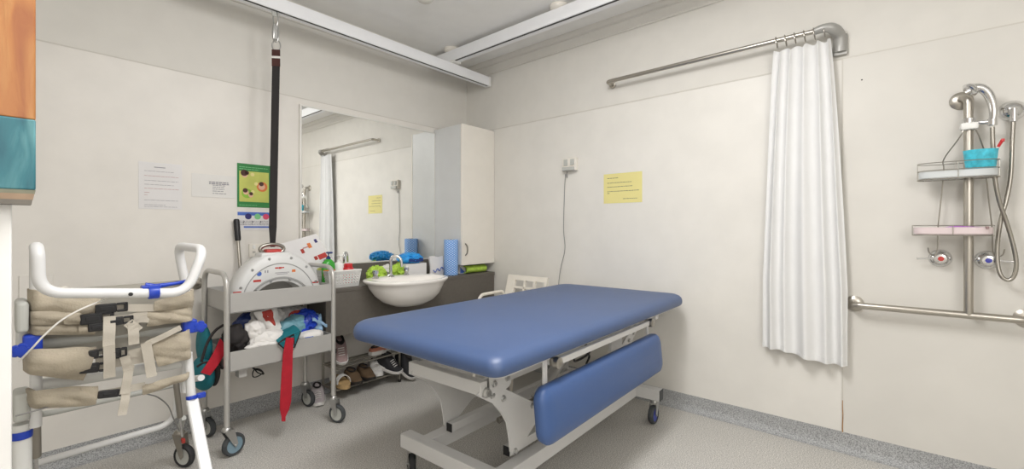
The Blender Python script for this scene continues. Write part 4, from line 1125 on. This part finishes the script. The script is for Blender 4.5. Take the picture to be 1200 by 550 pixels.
def quad_sheet(c4, y, bow, wav, nu=14, nv=14, th=.003):
    a_, b_, c_, d_ = [T(px, py, y) for px, py in c4]; m = MB()
    m.sheet(lambda u, v: a_*(1-u)*(1-v)+b_*u*(1-v)+c_*u*v+d_*(1-u)*v+V((0, -bow*math.sin(math.pi*u)*math.sin(math.pi*(.15+.7*v))-wav*math.sin(9*u+5*v)-wav*math.sin(4*u-11*v), 0)), nu, nv, th); return m
part(quad_sheet(((297, 366), (324, 359.5), (331, 391), (312, 394)), -.415, .02, .005), 'front_fold', 'cloth', r_)
part(quad_sheet(((304, 366), (320, 361.5), (326, 387), (319, 389)), -.4185, .02, .005), 'red_print', 'redprint', r_)
p = T(338, 368, -.24)
r_ = lump('paper_bag', 'pale crumpled bag with round red print beside the blue packet', 'bag', 'shoewhite', [((p.x, -.25, p.z-.01), (.10, .07, .06), 35, .25, 13), ((p.x, -.25, p.z-.08), (.12, .07, .06), 36, .25, 13)])
m = MB(); m.lathe([(.035, 0), (.033, .002), (.001, .004)], (p.x-.005, -.36, p.z+.01), (-.1, -1, .25), 18, sx=1.2, sy=.8); part(m, 'red_print', 'redprint', r_)
p = T(341, 382, -.38)
lump('plastic_sheet', 'pale teal folded plastic sheet in the middle of the lower tray', 'plastic sheet', 'tealpale', [((p.x-.005, -.40, p.z-.01), (.075, .045, .055), 41, .25, 10), ((p.x+.03, -.38, p.z+.025), (.06, .045, .04), 42, .25, 10)])
p = T(362, 379, -.38)
r_ = lump('blue_packet', 'royal blue crinkled plastic packet at the right of the lower tray', 'packet', 'royal', [((p.x-.02, -.36, p.z), (.075, .06, .07), 51, .35, 14), ((p.x-.06, -.38, p.z-.03), (.05, .05, .06), 52, .3, 14), ((p.x+.01, -.36, p.z+.01), (.06, .05, .055), 53, .3, 14)])
m = MB(); m.sheet(lambda u, v: (p.x+.0+.09*u, -.428-.006*math.sin(8*u), p.z+.02-.05*u+.02*v+.006*math.sin(12*u)), 8, 3, .004); part(m, 'white_flash', 'palebag', r_)
p = T(379, 380, -.36)
lump('clear_bag', 'pale blue see-through bag against the right post of the lower tray', 'bag', 'palebag', [((p.x-.03, -.36, p.z), (.055, .06, .075), 55, .25, 14)])
p = T(363, 391, -.45)
r_ = lump('folded_pad', 'flat white pad with blue edge below the royal blue packet', 'pad', 'cloth', [((p.x, -.455, p.z-.01), (.075, .045, .03), 61, .12, 9)])
m = MB(); m.box((p.x-.05, -.503, p.z-.018), (p.x+.0, -.495, p.z-.008), .003); part(m, 'blue_edge', 'pblue', r_)
p = T(291, 376, -.27)
lump('navy_pouch', 'navy blue pouch behind the white cloth in the lower tray', 'pouch', 'navy', [((p.x, -.27, p.z-.03), (.075, .05, .07), 65, .2, 10), ((p.x, -.27, LZ+.04), (.08, .05, .05), 66, .2, 10)])
p = T(279, 392, -.42)
lump('black_bundle', 'black fabric bundle at the left front of the lower tray', 'bundle', 'blackfab', [((p.x-.015, -.42, p.z-.02), (.06, .07, .075), 71, .2, 10), ((p.x+.01, -.43, LZ+.04), (.075, .07, .055), 72, .2, 12)])
p = T(300, 382, -.33)
lump('teal_bundle', 'teal fabric bundle behind black bundle and white cloth', 'bundle', 'teal', [((p.x-.06, -.32, LZ+.08), (.13, .06, .075), 75, .2, 10), ((p.x+.02, -.34, LZ+.06), (.08, .05, .06), 76, .2, 10)])
# teal sling corner with hanging red strap (front)
root = empty('lifting_sling', (-1.885, -.48, .55), 'teal lifting sling with long red strap hanging over the front of the lower tray', 'sling')
y_f = -.538
a0 = [T(px, py, y_f) for px, py in ((326, 402), (344, 391), (351, 388), (345, 407), (333, 409))]
m = MB()
tl, tr, br, bl = T(326, 403, y_f), T(352, 389, y_f), T(345, 407, y_f), T(333, 409, y_f)
m.sheet(lambda u, v: tl*(1-u)*(1-v)+tr*u*(1-v)+br*u*v+bl*(1-u)*v+V((0, -.006*math.sin(math.pi*u), 0)), 8, 6, .006); part(m, 'teal_corner', 'teal', root)
m = MB(); m.sheet(lambda u, v: V((tl.x+(tr.x-tl.x)*u, y_f+.10*v, (tl.z+(tr.z-tl.z)*u)+.02*math.sin(math.pi*v*.6)+.004)), 8, 6, .006); part(m, 'teal_fold', 'teal', root)
m = MB(); m.tube([tl, T(334, 397, y_f-.004), T(344, 392, y_f-.004), T(344.5, 400, y_f-.008), br], .0045, 6); m.tube([tl+V((0, -.003, 0)), bl+V((0, -.003, 0)), br+V((0, -.003, 0)), tr+V((0, -.003, 0))], .004, 6); part(m, 'black_binding', 'blackfab', root)
s0, s1, s2, s3 = T(339.5, 396, y_f-.012), T(337, 470, y_f-.012), T(334.5, 483, y_f-.012), T(332.2, 493, y_f-.012)
ys = y_f-.012
def rs_(u, v):
    pts = [(339.8, 396, 9.0), (337.5, 415, 11.5), (336.0, 440, 12.5), (334.5, 470, 12.8), (333.5, 480, 11.0), (332.3, 489, 4.6), (332.0, 494, 4.0)]
    f = u*(len(pts)-1); i = min(int(f), len(pts)-2); t = f-i
    px = pts[i][0]*(1-t)+pts[i+1][0]*t; py = pts[i][1]*(1-t)+pts[i+1][1]*t; w = pts[i][2]*(1-t)+pts[i+1][2]*t
    q = T(px+(v-.5)*w, py, ys); q.y += .004*math.sin(11*u)*v; return q
m = MB(); m.sheet(rs_, 36, 3, .004); part(m, 'red_strap', 'redweb', root)
# teal bag hanging at the left end
root = empty('sling_bag', (-2.235, -.33, .45), 'teal and black sling bag with red strap hanging outside the left trolley posts', 'bag')
c = T(244, 424, -.33)-V((.016, 0, 0))
m = MB(); m.blob((c.x-.005, -.33, c.z-.055), (.052, .12, .085), 81, .12, 9, 4, ridge=False); m.blob((c.x+.005, -.30, c.z+.085), (.030, .10, .11), 82, .14, 9, 4, ridge=False); part(m, 'pouch', 'teal', root)
m = MB(); m.blob((c.x+.035, -.34, c.z-.045), (.022, .10, .09), 83, .1, 9, 3, ridge=False); m.tube(spline([T(236, 424, -.44), T(243, 402, -.41), T(252, 388, -.40), T(262, 381, -.42)], 5), .007, 8); m.tube(spline([T(231, 430, -.45), T(240, 425, -.463), T(252, 428, -.455), T(261, 432, -.44)], 5), .006, 8); part(m, 'black_trim', 'blackfab', root)
ra, rb, rc, rd = T(235, 437, -.475), T(246, 440, -.475), T(266, 408, -.43), T(258, 397, -.43)
m = MB(); m.sheet(lambda u, v: ra*(1-u)*(1-v)+rd*u*(1-v)+rc*u*v+rb*(1-u)*v+V((0, -.018*math.sin(math.pi*u), 0)), 12, 3, .005); part(m, 'red_strap', 'redweb', root)
# black cable under lower tray
pts = [T(px, py, -.30) for px, py in ((294, 428), (297, 432), (303, 434), (307, 437), (303, 442), (297, 442), (295, 437), (300, 433), (306, 434), (308, 438), (302, 437), (298, 431))]
pts[0].z = .443
m = MB(); m.tube(spline([p_+V((0, .015*math.sin(i*1.9), 0)) for i, p_ in enumerate(pts)], 6), .0035, 6); tag(m.build('power_cable', 'dark', loc=pts[0]), 'looped black cable dangling below the lower trolley tray', 'cable')

# ================================================================== SLING CHAIR (left foreground)
YB, YP, YS = -1.28, -1.02, -1.06     # handlebar, posts, front of canvas
xl, xr = aty(42, 440, YP).x, aty(218.5, 440, YP).x
root = empty('sling_chair', ((xl+xr)/2, -.9, 0), 'white tubular mobile chair wrapped in beige canvas slings beside the white post', 'chair')
def H(px, py, y): return aty(px, py, y)
def hb(px, py, y=YB): return tuple(aty(px, py, y))
zl_ = hb(43, 296)[2]
l0, l1 = V(hb(43, 290)), V(hb(52, 345)); r0_, r1_ = V(hb(214, 342.5)), V(hb(238.5, 292))
# left upright, down, across, up the right, over and back down to the post
path = [(xl, YP, .93), (xl, YP-.0, l0.z-.012), (l0.x, YB+.02, l0.z), (l0.x+.002, YB, l0.z-.02), (l0.x+.004, YB, l1.z+.004), (r0_.x+.012, YB, r0_.z-.004), (r1_.x+.002, YB, r1_.z), (r1_.x-.02, YP+.0, r1_.z+.005), (xr+.004, YP, .93)]
m = MB(); m.tube(fillet(path, .055, 7), .0155, 14); part(m, 'handlebar', 'chairwhite', root)
m = MB(); q = V(hb(152, 344.5)); m.lathe([(.006, 0), (.006, .002), (.001, .002)], q+V((0, -.0155, 0)), (0, -1, 0), 10); part(m, 'bar_hole', 'dark', root)
for x in (xl, xr):
    m = MB(); m.tube([(x, YP, .95), (x, YP, .545)], .0145, 14); part(m, 'back_post', 'chairwhite', root)
# cross tubes and pads behind canvas
def ctube(a, b, r, k, name, y=YP+.02):
    m = MB(); m.tube([aty(*a, y), aty(*b, y)], r, 12); part(m, name, k, root)
ctube((44, 404), (216, 386), .017, 'greyplastic', 'cross_tube'); ctube((44, 452), (222, 424), .021, 'chairplas', 'cross_tube')
m = MB(); m.sheet(lambda u, v: (xl+(xr-xl)*u, YP+.03-.02*math.sin(math.pi*u), .985-.24*v), 10, 6, .012); part(m, 'back_panel', 'sling', root)
# canvas bands
def band(name, tl, tr, br, bl, k='canvas', y=YS, seed=0, th=.010, bulge=.012, wrap=None):
    tl, tr, br, bl = [aty(*p_, y) for p_ in (tl, tr, br, bl)]
    def fn(u, v):
        q = tl*(1-u)*(1-v)+tr*u*(1-v)+br*u*v+bl*(1-u)*v
        nz = noise.noise(V((q.x*16+seed, q.z*30, seed*2.1)))*.010+noise.noise(V((q.x*7+seed*1.7, q.z*60+q.x*20, seed)))*.009
        q.y += -bulge*math.sin(math.pi*v)*(.6+.4*math.sin(math.pi*u))+nz
        if wrap == 'L': q.y += .05*max(0, 1-u/.12)**2
        if wrap == 'R': q.y += .05*max(0, (u-.88)/.12)**2
        return q
    m = MB(); m.sheet(fn, 30, 10, th); return part(m, name, k, root, auto=60)
band('sling', (35, 340), (118, 351), (115, 368), (35, 367), seed=1, wrap='L', y=YS-.002)
band('sling', (35, 366), (95, 366), (94, 380), (35, 380), seed=2, wrap='L', y=YS-.006)
band('sling', (35, 379), (112, 381), (111, 391), (35, 392), seed=3, wrap='L')
band('sling', (29, 411), (113, 407), (98, 446), (30, 437), seed=4, wrap='L', y=YS-.012, bulge=.022)
band('sling', (33, 459), (115, 453), (112, 474), (35, 479), seed=5, wrap='L', y=YS-.004, bulge=.018)
band('sling', (181, 354), (229, 340), (229, 358), (180, 364), seed=6, wrap='R', y=YS-.008)
band('sling', (172, 366), (228, 356), (227, 375), (172, 382), seed=7, wrap='R')
band('sling', (174, 402), (224, 386), (225, 419), (185, 429), seed=8, wrap='R', y=YS-.014, bulge=.02)
band('sling_flap', (166, 452), (224, 437), (222, 443), (167, 463), seed=9, wrap='R', y=YS-.004)
# sewn box ends on canvas
for a in (((75, 367), (94, 367), (94, 380), (75, 380)), ((92, 381), (112, 381.5), (111, 391), (92, 391)), ((95, 455), (115, 453), (112, 474), (95, 475)), ((181, 355.5), (196, 351), (196, 362.5), (181, 364))):
    band('reinforced_tab', *a, y=YS-.018, seed=3, th=.004, bulge=.008)
# webbing
def webb(a, b, w0, y=YS-.02, bow=0.0, name='webbing', k='web', th=.003):
    w = w0*.88; A, B_ = aty(*a, y), aty(*b, y); d = (B_-A); f = d.cross(V((0, 1, 0))).normalized()
    m = MB(); m.sheet(lambda u, v: A+d*u+f*(v-.5)*w+V((0, -bow*math.sin(math.pi*u)+.002*math.sin(9*u), 0)), 12, 2, th); part(m, name, k, root)
webb((113, 361), (183, 361), .030, YS-.014); webb((94, 373), (175, 374), .030, YS-.014); webb((110, 386), (173, 366), .026, YS-.012)
webb((112, 424), (185, 408), .034, YS-.014); webb((98, 432), (186, 418), .030, YS-.012); webb((113, 463), (170, 452), .026, YS-.010)
webb((128.5, 371), (127.5, 406), .036, YS-.034, name='strap_tail'); webb((128, 405), (128.5, 443), .035, YS-.034, name='strap_tail')
webb((156, 379), (157, 404), .034, YS-.032, name='strap_tail'); webb((150, 378), (163, 388), .034, YS-.03, name='strap_tail')
webb((152, 428), (146, 462), .030, YS-.034, name='strap_tail'); webb((149, 455), (143, 487), .028, YS-.032, name='strap_tail')
webb((171, 402), (178, 442), .034, YS-.036, name='strap_tail'); webb((171, 404), (212, 384), .022, YS-.034, name='strap_tail')
webb((146, 418), (150, 434), .030, YS-.034, name='strap_tail')
# buckles
def buckle(px, py, L, h, y=YS-.024, tilt=0):
    c = aty(px, py, y); m = MB()
    mt = Matrix.Translation(c)@Matrix.Rotation(tilt, 4, 'Y')
    m.box((-L/2, -.008, -h/2), (L*.15, .006, h/2), .004, mtx=mt)
    m.box((L*.15, -.006, h*.25), (L/2, .004, h/2), .003, mtx=mt); m.box((L*.15, -.006, -h/2), (L/2, .004, -h*.25), .003, mtx=mt); m.box((L*.38, -.006, -h/2), (L/2, .004, h/2), .003, mtx=mt)
    m.box((-L*.35, -.010, -h*.22), (L*.05, -.006, h*.22), .002, mtx=mt)
    part(m, 'buckle', 'dark', root)
buckle(131, 361, .085, .032); buckle(114, 373, .085, .036); buckle(140, 376, .075, .028); buckle(117, 383, .06, .028)
buckle(139, 414, .045, .036); buckle(111, 431, .075, .032, tilt=R(6)); buckle(134, 461, .085, .026, tilt=R(8)); buckle(113, 415, .04, .03)
# blue clamps
def clamp(a, b, knob, y):
    m = MB(); A, B_ = aty(*a, y), aty(*b, y); m.box((min(A.x, B_.x), y-.022, min(A.z, B_.z)), (max(A.x, B_.x), y+.02, max(A.z, B_.z)), .008, 3); o_ = part(m, 'clamp', 'blueclamp', root)
    k = aty(*knob, y-.015); m = MB()
    for i in range(5):
        t = 2*math.pi*i/5; m.lathe([(.009, -.008), (.011, -.004), (.011, .006), (.008, .009)], k+V((.0, 0, 0))+V((.013*math.cos(t), 0, .013*math.sin(t))), (0, -1, 0), 12)
    m.lathe([(.014, -.01), (.014, .012), (.002, .013)], k, (0, -1, 0), 14); part(m, 'clamp_knob', 'blueclamp', o_)
clamp((26, 393), (50, 410), (24, 411), YP-.02); clamp((213, 375.5), (230, 389), (234, 383), YP-.02)
# blue latch on the handlebar
m = MB(); q = V(hb(180, 343)); m.lathe([(.020, -.014), (.021, -.010), (.021, .010), (.020, .014)], q, (1, 0, 0), 18); m.box((q.x-.03, YB-.006, q.z+.012), (q.x+.02, YB+.03, q.z+.024), .004)
m.tube([V(hb(170, 334, YB+.02)), V(hb(182, 336, YB+.02)), V(hb(205, 332.5, YB+.03)), V(hb(221, 329.5, YB+.04))], [.008, .009, .006, .007], 10); part(m, 'latch', 'blueclamp', root)
# grey armrest pad stub at left + tube
a, b = aty(17, 352, YP+.03), aty(33, 386, YP+.03)
part(MB().box((a.x, YP-.05, b.z), (b.x, YP+.10, a.z), .012, 3), 'side_pad', 'greyplastic', root)
m = MB(); m.cyl((aty(27, 400, YP+.03).x, YP+.03, b.z-.05), (aty(27, 400, YP+.03).x, YP+.03, b.z+.01), .016, 12); part(m, 'pad_stem', 'chairplas', root)
# front legs slanting forward to the floor
for side in ('r',):
    if side == 'r':
        x = xr; tx_, bx_ = aty(225, 470, YP-.02).x, aty(241, 548, -1.30).x
    else:
        x = xl; tx_, bx_ = xl-.045, xl-.05
    up = MB(); up.tube([(x+(tx_-x)*.2, YP-.005, .70), (tx_, YP-.02, .50)], .0155, 14)
    part(up, 'leg_socket', 'chairwhite', root)
    ft = V((bx_+.01 if side == 'r' else bx_, -1.42, .13)); tp_ = V((tx_, YP-.02, .515))
    d = (ft-tp_).normalized(); wv = V((1, 0, 0)); wv = (wv-d*wv.dot(d)).normalized(); nv = d.cross(wv)
    m = MB(); hw, ht = .019, .012
    m.rings([[p_+wv*hw*a_+nv*ht*b_ for a_, b_ in ((-1, -.7), (-.8, -1), (.8, -1), (1, -.7), (1, .7), (.8, 1), (-.8, 1), (-1, .7))] for p_ in (tp_, ft)])
    part(m, 'leg', 'chairwhite', root)
    m = MB(); m.lathe([(.019, -.007), (.020, -.004), (.020, .004), (.019, .007)], (tx_, YP-.02, .525), (0, .2, 1), 16); m.box((tx_+.015, YP-.03, .515), (tx_+.045, YP-.01, .535), .004); part(m, 'blue_clip', 'blueclamp', root)
    f = castor(root, ft.x, ft.y, .14, .05, .026, R(-80), tyre='rubberblk', hub='greyplastic', trail=.02); f.matrix_parent_inverse = Matrix.Translation(-world_loc(root))
# hollow white leg tube at far left with blue band
xa_ = aty(25, 500, -1.0).x
m = MB(); m.tube([(xa_, -1.0, .56), (xa_, -1.0, .44), (xa_+.004, -1.03, .14)], .024, 16); part(m, 'side_tube', 'chairplas', root)
m = MB(); z_ = aty(25, 509, -1.0).z; m.lathe([(.0248, -.012), (.0256, -.008), (.0256, .008), (.0248, .012)], (xa_+.0005, -1.002, z_), n=18); part(m, 'blue_band', 'blueclamp', root)
a, b = aty(15, 461, -1.0), aty(35, 490, -1.0); part(MB().box((a.x, -1.035, b.z), (b.x, -.93, a.z), .01, 3), 'tube_cap', 'greyplastic', root)
# rear: strut loop and castors
YR = -.52
xlr, xrr = aty(40, 520, YR).x, aty(207, 470, YR).x
zlo, zhi = .245, .435
m = MB(); m.tube(fillet([(xlr, YR, zlo), (xrr-.01, YR, zlo+.012), (xrr+.01, YR, zhi+.02), (xrr, YP+.1, .56)], .07, 8), .013, 12); part(m, 'foot_loop', 'chairwhite', root)
m = MB(); m.tube(fillet([(xlr, YR-.1, zhi+.05), (xlr+.02, YR, zhi), (xrr, YR, zhi+.005)], .04), .012, 12); part(m, 'loop_crossbar', 'greyplastic', root)
# gas struts
def strut(a, b, ya, c, yc, r=.012):
    A, B_, Cc = aty(*a, ya), aty(*b, (ya+yc)/2), aty(*c, yc); m = MB(); m.cyl(A, B_, r, 14); o_ = part(m, 'gas_strut', 'gas', root); m = MB(); m.cyl(B_, Cc, r*.4, 10); part(m, 'rod', 'chrome', o_)
strut((206, 447), (211, 489), -.62, (213.5, 512), -.50); strut((41.5, 481), (42.5, 536), -.72, (42.5, 562), -.62, .0145)
wc = atz(209, 545, 0)
for x in (wc.x, xlr-.01):
    f = castor(root, x, wc.y-.02, .185, .056, .028, R(-60), tyre='rubberblk', hub='greyplastic', forkm='gas', trail=.03); f.matrix_parent_inverse = Matrix.Translation(-world_loc(root))
    m = MB(); m.tube([(x, wc.y-.02, .175), (x-.005, YR, .27)], .013, 10); part(m, 'rear_post', 'greyplastic', root)
m = MB(); q = aty(214.5, 516, -.47); m.box((q.x-.007, -.485, q.z-.013), (q.x+.007, -.46, q.z+.008), .003); part(m, 'brake_lever', 'redprint', root)
# cables
m = MB(); m.tube(spline([tuple(aty(*p_, y)) for p_, y in (((134, 346), YB-.004), ((118, 353), YS-.05), ((92, 364), YS-.06), ((70, 377), YS-.07), ((50, 395), YS-.075), ((38, 408), YS-.075), ((22, 424), YS-.05))], 6), .0028, 8); part(m, 'release_cable', 'cable', root)
m = MB(); m.tube(spline([tuple(aty(*p_, y)) for p_, y in (((57, 477), YS-.01), ((40, 482), YS-.02), ((18, 488), YS-.02))], 6), .0025, 8)
m.tube(spline([tuple(aty(*p_, y)) for p_, y in (((172, 462), YS), ((185, 466), -.95), ((197, 476), -.8), ((203, 490), -.65), ((210, 505), -.52))], 6), .0025, 8); part(m, 'brake_cable', 'grcable', root)

# ================================================================== CAMERA, LIGHT
cam = bpy.data.cameras.new('camera'); co = bpy.data.objects.new('camera', cam); C.objects.link(co)
co.location = CAM; co.rotation_euler = (R(90), 0, YAW-R(90))
cam.sensor_width = 36; cam.lens = F_PX/1200*36; cam.shift_y = -(275-CY)/1200; cam.clip_start = .02
bpy.context.scene.camera = co
def area(name, loc, sx_, sy_, p, col=(1, .955, .89), rot=(0, 0, 0)):
    l = bpy.data.lights.new(name, 'AREA'); l.shape = 'RECTANGLE'; l.size = sx_; l.size_y = sy_; l.energy = p; l.color = col
    o = bpy.data.objects.new(name, l); C.objects.link(o); o.location = loc; o.rotation_euler = rot; return o
def lamp(name, loc, p, col=(1, .97, .925), r=.09):
    l = bpy.data.lights.new(name, 'POINT'); l.energy = p; l.color = col; l.shadow_soft_size = r
    o = bpy.data.objects.new(name, l); C.objects.link(o); o.location = loc; return o
WL = (1, .99, .99)
area('ceiling_panel', (-1.95, -2.4, CH-.06), 1.2, .6, 22, WL)
for k in range(2):
    lamp('ceiling_lamp', (-2.2+.5*k, -2.3, CH-.2), 9, WL)
for k in range(3):
    lamp('added_fill_lamp', (-3.6+.4*k, -4.2, 1.9), 13, WL, .5)  # unseen fill lights added behind the camera to brighten the ceiling
w = bpy.data.worlds.new('world'); bpy.context.scene.world = w; w.use_nodes = True
w.node_tree.nodes['Background'].inputs[0].default_value = (.5, .5, .5, 1); w.node_tree.nodes['Background'].inputs[1].default_value = .3
vs = bpy.context.scene.view_settings
vs.view_transform = 'Standard'; vs.look = 'None'; vs.gamma = 1; vs.use_curve_mapping = False; vs.exposure = .53
